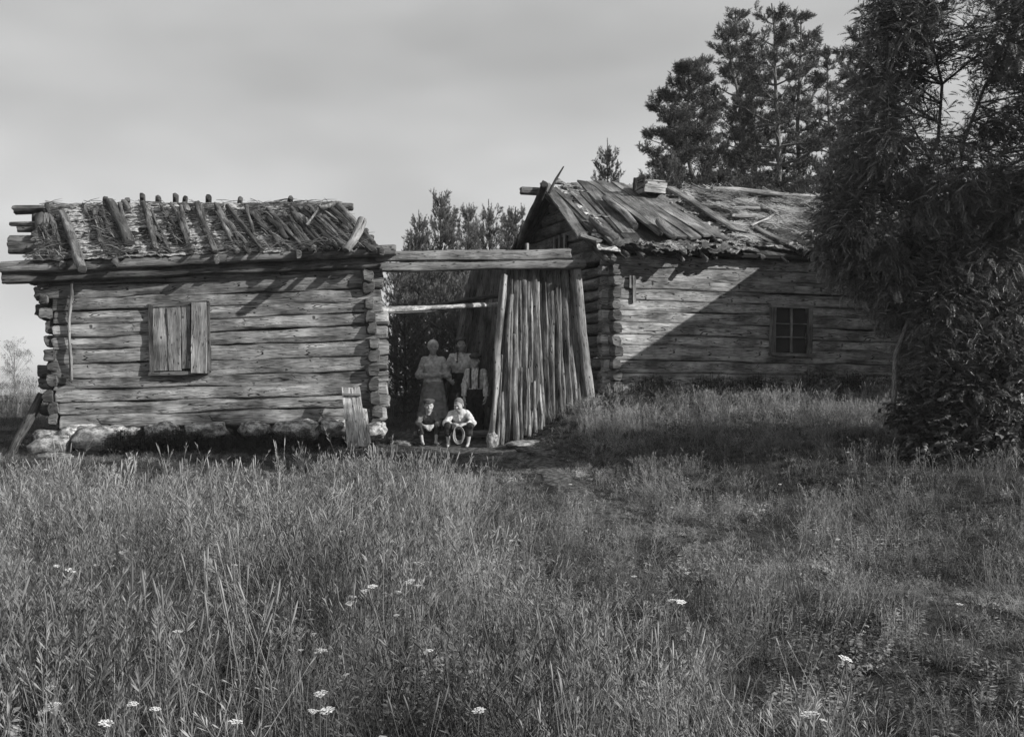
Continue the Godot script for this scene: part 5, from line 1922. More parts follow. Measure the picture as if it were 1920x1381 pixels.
func make_trees() -> void:
	pine_needles = needle_spray(7, 26, 0.085, 0.010, 0.55)
	young_needles = needle_spray(9, 26, 0.085, 0.011, 0.7)
	# the tall pines behind the cabin: [px at the foot, top px, top py, distance, stem radius, where the crown begins, spread, density]
	var tall := [[1318, 1282, 112, 28.0, 0.17, 0.16, 2.9, 1.6, "broad dark pine that forms the left edge of the group behind the cabin"],
		[1400, 1368, 48, 31.0, 0.16, 0.30, 2.3, 1.0, "slim pine with a pointed top, next to the broad dark one"],
		[1428, 1388, 4, 33.0, 0.17, 0.42, 1.9, 0.95, "pine with a bare pale stem and narrow top leaning slightly left"],
		[1466, 1432, -6, 29.5, 0.15, 0.46, 2.2, 1.0, "tallest pine of the group, its bare stem lit just above the straw roof"],
		[1508, 1502, 12, 31.0, 0.15, 0.3, 2.0, 0.9, "thin straight pine with airy crown to the right of the tallest one"],
		[1556, 1548, 70, 34.0, 0.14, 0.32, 1.6, 0.85, "thin airy pine half hidden by the edge of the rowan"],
		[1262, 1258, 205, 27.0, 0.12, 0.10, 2.1, 1.5, "low dense pine at the far left of the group, nearest the chimney box"],
		[1630, 1610, 40, 30.0, 0.17, 0.25, 2.3, 1.0, "dark pine behind the top of the rowan"]]
	var i := 0
	for e in tall:
		var at := ground_at(e[0], e[3])
		var h := height_for(e[2], e[3], at)
		var lean := Vector3((float(e[1]) - float(e[0])) / LENS * float(e[3]), 0, 0)
		pine(at, h, e[4], e[5], e[6], lean, 900 + i, e[7] * (0.8 if i < 2 else 0.62), e[8], 0.085)
		i += 1
	# the lone small pine whose top shows over the planks, and undergrowth below the tall ones
	var lone_at := ground_at(1140, 27.0)
	young(lone_at, height_for(258, 27.0, lone_at), 1.0, 940, 1.5, "small lone pine top showing above the cabin's plank roof", 0.09, "small_pine")
	var low := [[1250, 300, 25.5, 1.5, "dark young spruce at the left foot of the tall pines"], [1310, 318, 26.5, 1.6, "dark bushy young spruce below the broad pine"], [1395, 336, 26.0, 1.5, "low dark young spruce between the pine stems"], [1445, 345, 28.5, 1.4, "low dark young spruce left of the lit pine stem"], [1518, 335, 27.0, 1.6, "dark young spruce right of the lit pine stem"], [1570, 250, 27.5, 1.8, "dark young spruce at the edge of the rowan crown"], [1650, 200, 29.0, 2.2, "dark spruce behind the rowan crown"]]
	for e in low:
		var at := ground_at(e[0], e[2])
		young(at, height_for(e[1], e[2], at), e[3], 1000 + int(e[0]), 0.5, e[4], 0.07, "young_spruce")
	# the young pines seen over and through the gateway
	var mid := [[772, 430, 25.0, 0.95, "short young pine at the left end of the row behind the gateway"], [795, 392, 27.5, 0.9, "young pine with a twin tip beside the tallest one behind the gateway"], [818, 360, 26.0, 1.15, "tallest young pine behind the gateway beam"], [846, 392, 27.0, 0.9, "young pine just right of the tallest one behind the gateway"], [868, 380, 24.5, 0.75, "young pine with one slender leading shoot"],
		[892, 412, 26.5, 0.9, "short bushy young pine between two slender ones"], [922, 372, 25.5, 1.05, "broad young pine standing over the middle of the beam"], [946, 385, 27.0, 0.85, "young pine with many upright shoots left of the cabin gable"], [972, 388, 25.0, 0.9, "young pine partly behind the cabin gable"]]
	for e in mid:
		var at := ground_at(e[0], e[2])
		young(at, height_for(e[1], e[2], at), e[3], 1100 + int(e[0]), 1.0, e[4], 0.12, "young_pine")
	var thick := [[742, 500, 22.5, 1.25, "dark spruce seen through the gateway beside the barn corner"], [782, 478, 23.5, 1.3, "dark spruce behind the woman in the white headscarf"], [826, 492, 22.0, 1.35, "dense dark spruce in the middle of the gateway opening"], [870, 484, 23.0, 1.3, "dark spruce behind the slanting back boards"], [915, 480, 24.0, 1.3, "dark spruce behind the board screen"], [760, 560, 21.2, 0.9, "low dark spruce with bare lower twigs in the gateway"], [846, 590, 21.0, 0.9, "low dark spruce behind the woman with the plait"]]
	for e in thick:
		var at := ground_at(e[0], e[2])
		young(at, height_for(e[1], e[2], at), e[3], 1200 + int(e[0]), 0.9, e[4], 0.11, "spruce")
	# a pale birch far beyond the left corner
	far_birch(ground_at(26, 62.0), height_for(638, 62.0, ground_at(26, 62.0)), "pale small leafy tree far behind the barn's left corner")

func leaf_spray(sd: int) -> ArrayMesh:     # a few small rounded leaves on a twig
	var s := Shape.new()
	var r := RandomNumberGenerator.new()
	r.seed = sd
	for i in 14:
		var p := Vector3(r.randf_range(-0.12, 0.12), r.randf_range(-0.1, 0.1), r.randf_range(-0.12, 0.12))
		var d := Vector3(r.randf_range(-1, 1), r.randf_range(-0.8, 0.4), r.randf_range(-1, 1)).normalized()
		leaf(s, p, d, Vector3(r.randf_range(-0.5, 0.5), 1, r.randf_range(-0.5, 0.5)), 0.06, 0.04)
	return s.mesh(Vector3.ZERO)

func leaf(s: Shape, p: Vector3, d: Vector3, up: Vector3, l: float, w: float) -> void:      # folded along its midrib
	var side := d.cross(up).normalized()
	var n := side.cross(d)
	var q := s.vert(p)
	s.vert(p + d * l * 0.45 + side * w * 0.5 + n * w * 0.16)
	s.vert(p + d * l - n * l * 0.12)
	s.vert(p + d * l * 0.45 - side * w * 0.5 + n * w * 0.16)
	s.vert(p + d * l * 0.5)
	s.tri(q, q + 1, q + 4)
	s.tri(q + 1, q + 2, q + 4)
	s.tri(q + 2, q + 3, q + 4)
	s.tri(q + 3, q, q + 4)

func far_birch(at: Vector3, h: float, label: String) -> void:
	rng.seed = 71
	var t := thing("birch_tree", label, "tree", at)
	var s := Shape.new()
	tube(s, [at, at + Vector3(0.05, h * 0.5, 0), at + Vector3(0, h * 0.95, 0)], [0.07, 0.045, 0.01], 6)
	var where := []
	var tints := PackedFloat32Array()
	for i in 40:
		var c := Vector3(rr(-0.8, 0.8), h * rr(0.4, 1.0), rr(-0.8, 0.8))
		tube(s, [at + Vector3(0, c.y * 0.75, 0), at + c], [0.012, 0.004], 3)
		for k in 7:
			where.append(Transform3D(Basis(Vector3.UP, rr(0, 6)).scaled(Vector3.ONE * rr(0.8, 1.3)), c + Vector3(rr(-0.2, 0.2), rr(-0.2, 0.2), rr(-0.2, 0.2))))
			tints.append(rr(0.7, 1.3))
	part(t, "trunk", s, material("birch", tex_stone, 0.6, 0.8))
	copies(t, "crown", leaf_spray(3), leafy("leaves", 0.16, 0.4), where, tints)

# ------------------------------------------------------------------ the big rowan on the right
func pinnate(sd: int) -> ArrayMesh:        # one rowan leaf along +x, about 0.19 long, drooping
	var s := Shape.new()
	var r := RandomNumberGenerator.new()
	r.seed = sd
	var n := 7
	for i in n:
		var t := (i + 1.2) / (n + 0.6)
		var p := Vector3(0.19 * t, 0.012 - 0.06 * t * t, 0)
		for e in [-1.0, 1.0]:
			var d := Vector3(0.38, -0.12 + r.randf_range(-0.18, 0.15), e).normalized()
			leaf(s, p, d, Vector3(0.1, 1, 0.25 * e), 0.062 * (1.0 - 0.35 * absf(t - 0.5)) * r.randf_range(0.9, 1.1), 0.019)
	leaf(s, Vector3(0.19, -0.05, 0), Vector3(1, -0.5, 0).normalized(), Vector3(0.4, 1, 0), 0.055, 0.018)
	var q := s.vert(Vector3(0, 0, -0.0015))
	s.vert(Vector3(0, 0, 0.0015))
	s.vert(Vector3(0.1, -0.006, 0.001))
	s.vert(Vector3(0.19, -0.05, 0.0))
	s.tri(q, q + 1, q + 2)
	s.tri(q, q + 2, q + 3)
	return s.mesh(Vector3.ZERO)

func glossy(key: String, tone: float, through: float) -> StandardMaterial3D:
	var m := leafy(key, tone, through)
	m.roughness = 0.42
	m.metallic_specular = 0.5
	return m

func leaf_tree(t: Node3D, stems: Array, centres: Array, per: int, leaves: Array, tone: float, spread: float, size: float) -> void:
	# stems: [[points], [radii]]; centres: where the leafy twig ends are; every one is joined to the nearest stem by a limb
	var s := Shape.new()
	var knots := []
	for e in stems:
		tube(s, e[0], e[1], 9)
		for k in range(1, e[0].size()):
			for f in 3:
				knots.append(e[0][k - 1].lerp(e[0][k], (f + 1) / 3.0))
	var where := [[], [], []]
	var tints := [PackedFloat32Array(), PackedFloat32Array(), PackedFloat32Array()]
	var at: Vector3 = origins[t]
	var hubs := []
	for i in centres.size():
		var c: Vector3 = centres[i]
		var best := Vector3.ZERO
		var bd := 1e9
		for k in knots:
			var q: float = k.distance_to(c) + maxf(0.0, k.y - c.y) * 1.4
			if q < bd:
				bd = q
				best = k
		var from_hub := false
		for k in hubs:
			var q: float = k.distance_to(c) * 1.1 + 0.1
			if q < bd:
				bd = q
				best = k
				from_hub = true
		var out := (c - best)
		var len := out.length()
		var mid := best + out * 0.55 + Vector3(rr(-0.1, 0.1), 0.10 * len, rr(-0.1, 0.1)) * minf(1.0, len)
		tube(s, [best, mid, c], [0.006 + 0.008 * len, 0.005 + 0.004 * len, 0.003], 5 if not from_hub else 4)
		if i % 3 == 0:
			hubs.append(mid)
		var dir := out.normalized()
		for k in per:
			var u := rng.randf()
			var p := mid.lerp(c, 0.25 + 0.75 * u) + Vector3(rr(-1, 1), rr(-0.8, 0.8), rr(-1, 1)).normalized() * spread * sqrt(rng.randf())
			var d := (dir * 0.8 + Vector3(rr(-1, 1), rr(-0.6, 0.5), rr(-1, 1))).normalized()
			var up := Vector3(rr(-0.4, 0.4), 1, rr(-0.4, 0.4))
			var z := d.cross(up).normalized()
			var b := Basis(d, z.cross(d).normalized(), z) * Basis.from_scale(Vector3.ONE * rr(0.75, 1.2) * size)
			var v := rng.randi() % leaves.size()
			where[v].append(Transform3D(b, p - at))
			tints[v].append(rr(0.7, 1.3))
	part(t, "trunk", s, material("bark_smooth", tex_bark, 0.5, 0.85, 1.0))
	for v in leaves.size():
		copies(t, "crown", leaves[v], glossy("leaves", tone, 0.22), where[v], tints[v])

func make_rowan() -> void:
	rng.seed = 808
	var at := on(4.65, -12.4)
	var t := thing("rowan_tree", "big dark rowan tree with feathery leaves filling the right side", "tree", at)
	var foot := at
	var stems := []
	for e in [[0.0, -0.3, 4.85, 0.5, 0.034], [0.42, -0.1, 5.5, 0.5, 0.03], [1.2, -0.3, 6.7, 0.4, 0.05], [1.8, 0.0, 7.5, 0.3, 0.05]]:
		var a := on(foot.x + e[0], foot.z + e[1], -0.1)
		var pts := []
		var rad := []
		for i in 9:
			var f := i / 8.0
			pts.append(Vector3(lerpf(a.x, e[2], f * f), lerpf(a.y, 5.3, f), a.z + e[3] * f) + Vector3(n3(f * 3, e[0] * 9, 1), 0, n3(f * 3, e[0] * 9, 4)) * 0.28)
			rad.append(lerpf(e[4], 0.015, f))
		stems.append([pts, rad])
	# the crown's left outline, as read from the photograph at the tree's own distance
	var ys := [-60.0, 0.0, 130.0, 250.0, 330.0, 430.0, 480.0, 540.0, 600.0, 680.0, 760.0, 815.0]
	var xs := [1640.0, 1600.0, 1572.0, 1545.0, 1535.0, 1532.0, 1575.0, 1640.0, 1705.0, 1745.0, 1765.0, 1780.0]
	var centres := []
	while centres.size() < 1900:
		var y := rr(0.9, 5.85)
		var py := 690.5 - (y - EYE) * LENS / 11.8
		var k := 0
		while k < ys.size() - 2 and ys[k + 1] < py:
			k += 1
		var px := lerpf(xs[k], xs[k + 1], clampf((py - ys[k]) / (ys[k + 1] - ys[k]), 0, 1))
		var xl := (px - 960.0) / LENS * 11.8 + 0.10
		var xr := 6.4 + 0.9 * smoothstep(3.0, 4.0, y)
		var cx := (xl + xr) * 0.5
		var rx := (xr - xl) * 0.5
		if y < 1.6 and rng.randf() < 0.4:
			continue
		var rz := 0.65 + 0.25 * smoothstep(2.6, 3.6, y) - 0.25 * smoothstep(4.4, 5.8, y)
		var a := rr(0, TAU)
		var q := pow(rng.randf(), 0.32)
		var p := Vector3(cx + cos(a) * rx * q, y, lerpf(-12.65, -11.6, smoothstep(2.4, 4.4, y)) + sin(a) * rz * q)
		# airy gaps: leave holes where the noise is low
		if n3(p.x * 0.8, p.y * 0.8, p.z * 0.8) < -0.22:
			continue
		if p.y < 2.2 and q < 0.35:
			continue
		centres.append(p)
	leaf_tree(t, stems, centres, 21, [pinnate(1), pinnate(2), pinnate(3)], 0.14, 0.24, 0.64)
	# low bushes about the rowan's foot
	var k := 0
	for e in [[1812, 12.5, 0.8, 1.15, 140, "dark leafy bush at the foot of the rowan, its left half in shade"], [1915, 12.3, 0.8, 1.1, 110, "lit broad-leaved bush at the right edge below the rowan"], [1738, 12.6, 0.45, 0.9, 90, "low dark bush where the grass meets the rowan's shade"]]:
		rng.seed = 850 + k
		var b := ground_at(e[0], e[1])
		var bush := thing("bush", e[5], "bush", b)
		var st := []
		for q in 6:
			var lean := Vector3(rr(-0.6, 0.6), 0, rr(-0.5, 0.5)) * float(e[2])
			st.append([[b, b + Vector3(0, e[3] * 0.45, 0) + lean * 0.4, b + Vector3(0, e[3] * 0.85, 0) + lean], [0.02, 0.014, 0.006]])
		var cs := []
		while cs.size() < int(e[4]):
			var d := Vector3(rr(-1, 1), rr(0.05, 1), rr(-1, 1))
			if d.length() > 1.0 or d.length() < 0.45:
				continue
			cs.append(b + d * Vector3(e[2], e[3], float(e[2]) * 0.75))
		leaf_tree(bush, st, cs, 13, [broad_leaf(1), broad_leaf(2), broad_leaf(3)], 0.10, 0.17, 1.0)
		k += 1

func broad_leaf(sd: int) -> ArrayMesh:
	var s := Shape.new()
	var r := RandomNumberGenerator.new()
	r.seed = sd * 13
	for i in 5:
		var a := -1.2 + i * 0.6
		leaf(s, Vector3(0.02 * i, -0.004 * i, 0), Vector3(cos(a), r.randf_range(-0.3, 0.1), sin(a)).normalized(), Vector3(r.randf_range(-0.3, 0.3), 1, r.randf_range(-0.3, 0.3)), 0.085, 0.05)
	return s.mesh(Vector3.ZERO)

# ------------------------------------------------------------------ meadow
func blade(s: Shape, r: RandomNumberGenerator, p: Vector3, h: float, w: float, lean: float, tint: float) -> void:
	var a := r.randf() * TAU
	var d := Vector3(cos(a), 0, sin(a))
	var side := Vector3(-d.z, 0, d.x).rotated(Vector3.UP, r.randf_range(-0.9, 0.9)) * w * 0.5
	var bend := lean * r.randf_range(0.3, 1.3)
	var q := s.v.size()
	for i in 3:
		var t := i / 3.0
		var c := p + Vector3(0, h * (t - 0.18 * bend * t * t), 0) + d * h * bend * t * t
		var ww := 1.0 - 0.25 * t
		s.vert(c - side * ww, Vector2.ZERO, tint)
		s.vert(c + side * ww, Vector2.ZERO, tint)
	s.vert(p + Vector3(0, h * (1.0 - 0.30 * bend), 0) + d * h * bend, Vector2.ZERO, tint)
	s.quad(q, q + 1, q + 3, q + 2)
	s.quad(q + 2, q + 3, q + 5, q + 4)
	s.tri(q + 4, q + 5, q + 6)

func tuft(sd: int, n: int, radius: float, h: float, w: float, lean: float) -> ArrayMesh:
	var s := Shape.new()
	var r := RandomNumberGenerator.new()
	r.seed = sd
	for i in n:
		var a := r.randf() * TAU
		var q := sqrt(r.randf()) * radius
		var dry := r.randf() < 0.22
		blade(s, r, Vector3(cos(a) * q, -0.02, sin(a) * q), h * r.randf_range(0.3, 1.15), w * r.randf_range(0.7, 1.3), lean, r.randf_range(1.2, 2.0) if dry else r.randf_range(0.55, 1.15))
	return s.mesh(Vector3.ZERO)

func stalks(sd: int, n: int, h: float, kind: int) -> ArrayMesh:      # flowering culms: 0 loose panicle, 1 tight spike, 2 bent dry stalk
	var s := Shape.new()
	var r := RandomNumberGenerator.new()
	r.seed = sd
	for i in n:
		var a := r.randf() * TAU
		var b := Vector3(cos(a), 0, sin(a)) * sqrt(r.randf()) * 0.12
		var d := Vector3(r.randf_range(-0.3, 0.3), 0, r.randf_range(-0.3, 0.3)) * (2.0 if kind == 2 else 1.0)
		var hh := h * r.randf_range(0.7, 1.15)
		var tip := b + Vector3(0, hh, 0) + d * hh * 0.7
		var mid := b + Vector3(0, hh * 0.55, 0) + d * hh * 0.2
		tube(s, [b, mid, tip], [0.0016, 0.0014, 0.0009], 3)
		var up := (tip - mid).normalized()
		if kind == 1:
			tube(s, [tip - up * 0.07, tip - up * 0.045, tip - up * 0.01, tip + up * 0.008], [0.0012, 0.0042, 0.0036, 0.0008], 5)
		else:
			for k in 16 if kind == 0 else 9:
				var t := r.randf()
				var o := tip - up * 0.13 * t
				var w := (Vector3(r.randf_range(-1, 1), 0.5, r.randf_range(-1, 1)).normalized() * (0.012 + 0.03 * t) + up * 0.015)
				var side := w.cross(Vector3(r.randf_range(-1, 1), 0.3, r.randf_range(-1, 1))).normalized() * 0.0026
				var q := s.vert(o)
				s.vert(o + w * 0.7 + side)
				s.vert(o + w * 1.15)
				s.vert(o + w * 0.7 - side)
				s.quad(q, q + 1, q + 2, q + 3)
	for i in s.c.size():
		s.c[i] = Color(1.5, 1.5, 1.5)
	return s.mesh(Vector3.ZERO)

func forb(sd: int) -> ArrayMesh:       # low broad-leaved herb
	var s := Shape.new()
	var r := RandomNumberGenerator.new()
	r.seed = sd
	for i in 30:
		var a := r.randf() * TAU
		var h := r.randf_range(0.02, 0.28)
		var d := Vector3(cos(a), r.randf_range(-0.25, 0.45), sin(a)).normalized()
		leaf(s, Vector3(cos(a) * 0.02, h, sin(a) * 0.02), d, Vector3(0, 1, 0) + Vector3(r.randf_range(-0.4, 0.4), 0, r.randf_range(-0.4, 0.4)), r.randf_range(0.022, 0.055), r.randf_range(0.010, 0.024))
	tube(s, [Vector3.ZERO, Vector3(0, 0.28, 0)], [0.003, 0.002], 3)
	return s.mesh(Vector3.ZERO)

func blocked(x: float, z: float) -> bool:
	var p := Vector3(x, 0, z)
	# inside the barn
	var f := barn_front(100, 800)
	var g := barn_front(704, 790)
	var q := (p - f)
	var u := (g - f)
	u.y = 0
	var out := Vector3(-u.z, 0, u.x).normalized()
	if out.z < 0:
		out = -out
	var ahead := q.dot(out)
	if ahead < -0.08 and ahead > -4.0:
		var lx := q.dot(u.normalized()) + ahead * -0.32 * -1.0
		lx = q.dot(u.normalized()) - ahead * 0.32
		if lx > -0.1 and lx < u.length() + 0.1:
			return true
	# inside the cabin
	var w := p - Vector3(CAB_X, 0, CAB_Z)
	var cu := w.dot(CAB_U)
	var cd := w.dot(CAB_D)
	if cu > -0.1 and cu < 7.1 and cd > -0.06 and cd < 4.8:
		return true
	return false

func path_share(x: float, z: float) -> float:      # 1 in the bare middle of the gateway and footpath
	var cx := -0.85 + 1.25 * smoothstep(16.2, 14.4, -z)
	var hw := lerpf(1.05, 0.17, smoothstep(16.4, 14.4, -z))
	if -z < 10.8 or -z > 18.2:
		return 0.0
	return 1.0 - smoothstep(0.55, 1.05, absf(x - cx) / hw)

func make_grass() -> void:
	rng.seed = 909
	var m := leafy("grass", 0.17, 0.30)
	var kinds := []
	for i in 4:
		kinds.append(tuft(10 + i, 34, 0.17, 0.30, 0.0026, [0.7, 1.0, 0.85, 1.3][i]))         # 0-3 meadow tufts
	for i in 3:
		kinds.append(tuft(20 + i, 36, 0.13, 0.15, 0.0027, 1.3))         # 4-6 short fine grass
	for i in 3:
		kinds.append(stalks(30 + i, [9, 4, 7][i], [0.56, 0.6, 0.62][i], i))                         # 7-9 seed stalks
	for i in 3:
		kinds.append(forb(40 + i))                                       # 10-12 herbs
	var names := ["meadow_grass", "meadow_grass", "meadow_grass", "meadow_grass", "short_grass", "short_grass", "short_grass", "seed_stalks", "seed_stalks", "seed_stalks", "meadow_herbs", "meadow_herbs", "meadow_herbs"]
	var where := []
	var tints := []
	for i in kinds.size():
		where.append([])
		tints.append(PackedFloat32Array())
	# strips by distance, each with as many plants to the square metre as can be told apart
	var strips := [[3.1, 4.2, 170.0], [4.2, 5.5, 230.0], [5.5, 7.5, 190.0], [7.5, 10.0, 160.0], [10.0, 13.0, 150.0], [13.0, 16.8, 210.0], [16.8, 19.0, 70.0], [19.0, 26.0, 24.0], [26.0, 40.0, 9.0]]
	for e in strips:
		var half: float = e[1] * 0.5 + 2.3
		var count := int((e[1] - e[0]) * half * 2.0 * e[2])
		for i in count:
			var d := rr(e[0], e[1])
			var x := rr(-half, half)
			if absf(x) > d * 0.5 + 2.2:
				continue
			var z := -d
			if blocked(x, z):
				continue
			var ps := path_share(x, z)
			if rng.randf() < ps * 0.96:
				continue
			var patch := n3(x * 0.45, 3.0, z * 0.45)
			var fine := n3(x * 1.7, 8.0, z * 1.7)
			var leftness := 1.0 - smoothstep(-1.5, 1.0, x + (d - 8.0) * 0.06)
			# tall on the left, short and fine on the right and near the path
			var tall := 0.55 + 0.55 * leftness + 0.28 * patch
			tall *= 1.0 - 0.6 * ps
			if d > 13.6 and d < 18.5 and x > 0.3:
				tall = 0.55 + 0.2 * patch
			# short and trodden before the gateway and along the barn
			var low := 0.2 * smoothstep(9.5, 12.5, d)
			low = lerpf(lerpf(0.8 * smoothstep(8.8, 12.4, d), 0.86 * smoothstep(10.6, 13.2, d), smoothstep(-3.4, -1.6, x)), low, smoothstep(0.3, 1.2, x))
			low *= 1.0 - smoothstep(18.5, 20.0, d)
			tall *= (1.0 - low) * (1.0 - 0.45 * smoothstep(19.0, 23.0, d))
			var way := trodden(x, z)
			tall *= 1.0 - 0.86 * way
			var hole := n3(x * 1.9, 33.0, z * 1.9)
			if d < 12.0 and hole < -0.30 and rng.randf() < 0.75:
				continue
			var pick := rng.randf()
			var k := 0
			if tall > 0.72:
				k = rng.randi() % 4 if pick < 0.58 else 4 + rng.randi() % 3 if pick < 0.68 else 7 + rng.randi() % 3 if pick < 0.89 else 10 + rng.randi() % 3
			else:
				k = 4 + rng.randi() % 3 if pick < 0.52 else rng.randi() % 4 if pick < 0.72 else 7 + rng.randi() % 3 if pick < 0.82 else 10 + rng.randi() % 3
			# patches where one kind of plant has the upper hand
			var kin := n3(x * 0.7, 51.0, z * 0.7) + 0.35 * n3(x * 2.3, 57.0, z * 2.3)
			if way < 0.3 and kin > 0.22 and rng.randf() < 0.45:
				k = 10 + rng.randi() % 3
			elif way < 0.3 and kin < -0.30 and rng.randf() < 0.35:
				k = 7 + rng.randi() % 3
			var sc := clampf(tall * rr(0.75, 1.25), 0.1, 1.3)
			if k > 6 and k < 10:
				sc = clampf(0.55 + 0.45 * leftness + 0.2 * patch, 0.35, 1.2) * rr(0.6, 1.2) * (1.0 - 0.6 * ps) * (1.0 - low) * (1.0 - 0.7 * way)
				if low > 0.3 and rng.randf() < 0.93:
					continue
			var lodge := smoothstep(0.25, 0.5, n3(x * 0.8, 71.0, z * 0.8)) * rr(0.3, 1.1)      # beaten down here and there
			var flat := Basis(Vector3(n3(x, 73.0, z), 0.01, n3(x, 79.0, z)).normalized(), lodge)
			var b := flat * Basis(Vector3(rr(-0.12, 0.12), 1, rr(-0.12, 0.12)).normalized(), rr(0, TAU)) * Basis.from_scale(Vector3(lerpf(sc, 1.0, 0.5), sc, lerpf(sc, 1.0, 0.5)))
			where[k].append(Transform3D(b, on(x, z)))
			var tone := 0.95 + 0.5 * patch + 0.7 * fine + rr(-0.5, 0.7) + 0.8 * way
			if x > 0.4 and d > 14.3 and d < 16.8:      # sunlit strip on the bank, its brightness painted into the grass tint
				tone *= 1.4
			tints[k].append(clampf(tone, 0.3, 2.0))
	# dark nettles and weeds along the walls
	var weeds := []
	var wt := PackedFloat32Array()
	var spots := 0
	while spots < 1500:
		var p: Vector3
		if spots % 2 == 0:
			p = barn_front(rr(215, 640), 800, rr(0.15, 0.8))
			if p.x > -2.4 and p.x < -1.9:
				spots += 1
				continue
		else:
			p = Vector3(CAB_X, 0, CAB_Z) + CAB_U * rr(-0.5, 5.6) - CAB_D * pow(rng.randf(), 1.3) * 0.8
		p = on(p.x, p.z)
		var sc := rr(0.7, 1.3) * (0.85 if spots % 2 == 0 else 0.8) * (1.0 + 0.6 * n3(p.x * 1.2, 5.0, p.z))
		weeds.append(Transform3D(Basis(Vector3.UP, rr(0, TAU)).scaled(Vector3.ONE * sc), p))
		wt.append(rr(0.4, 0.9))
		spots += 1
	copies(self, "wall_weeds", forb(50), leafy("weeds", 0.06, 0.25), weeds, wt)
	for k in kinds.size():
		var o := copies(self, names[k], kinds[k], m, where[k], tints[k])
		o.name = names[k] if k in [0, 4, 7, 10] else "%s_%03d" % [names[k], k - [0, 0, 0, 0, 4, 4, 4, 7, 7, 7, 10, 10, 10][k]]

func dock(sd: int) -> Shape:       # a dead seed stalk, thick with dark seed
	var s := Shape.new()
	var r := RandomNumberGenerator.new()
	r.seed = sd
	for i in 7:
		var b := Vector3(r.randf_range(-0.07, 0.07), 0, r.randf_range(-0.07, 0.07))
		var h := r.randf_range(0.6, 1.0)
		var d := Vector3(r.randf_range(-0.06, 0.06), h, r.randf_range(-0.06, 0.06))
		tube(s, [b, b + d * 0.5, b + d], [0.004, 0.003, 0.002], 4)
		for k in 60:
			var t := 0.45 + 0.55 * r.randf()
			var o := b + d * t
			var w := Vector3(r.randf_range(-1, 1), r.randf_range(0.2, 1.2), r.randf_range(-1, 1)).normalized()
			leaf(s, o + w * 0.004, w, Vector3(r.randf_range(-1, 1), 0.3, r.randf_range(-1, 1)), r.randf_range(0.015, 0.03), 0.012)
	return s

func flower_mesh_stem() -> Shape:
	var s := Shape.new()
	tube(s, [Vector3.ZERO, Vector3(0.01, 0.25, 0.005), Vector3(0.0, 0.46, 0.0)], [0.0025, 0.002, 0.0018], 4)
	for i in 5:
		var a := i * 2.4
		leaf(s, Vector3(0.006, 0.08 + 0.06 * i, 0), Vector3(cos(a), 0.6, sin(a)).normalized(), Vector3.UP, 0.06, 0.014)
	return s

func flower_mesh_head(sd: int) -> Shape:        # a flat cluster of many small white heads
	var s := Shape.new()
	var r := RandomNumberGenerator.new()
	r.seed = sd
	for i in 22:
		var a := i * 2.39996
		var q := sqrt(i / 22.0) * 0.042
		var c := Vector3(cos(a) * q, 0.46 + r.randf_range(-0.004, 0.006) - q * 0.15, sin(a) * q)
		tube(s, [Vector3(0, 0.43, 0), c], [0.0008, 0.0007], 3)
		var n := 6
		var m := s.vert(c + Vector3(0, 0.003, 0), Vector2.ZERO, 0.7)
		for k in n:
			var an := TAU * k / n
			s.vert(c + Vector3(cos(an) * 0.0085, r.randf_range(-0.001, 0.003), sin(an) * 0.0085))
		for k in n:
			s.tri(m, m + 1 + k, m + 1 + (k + 1) % n)
	return s

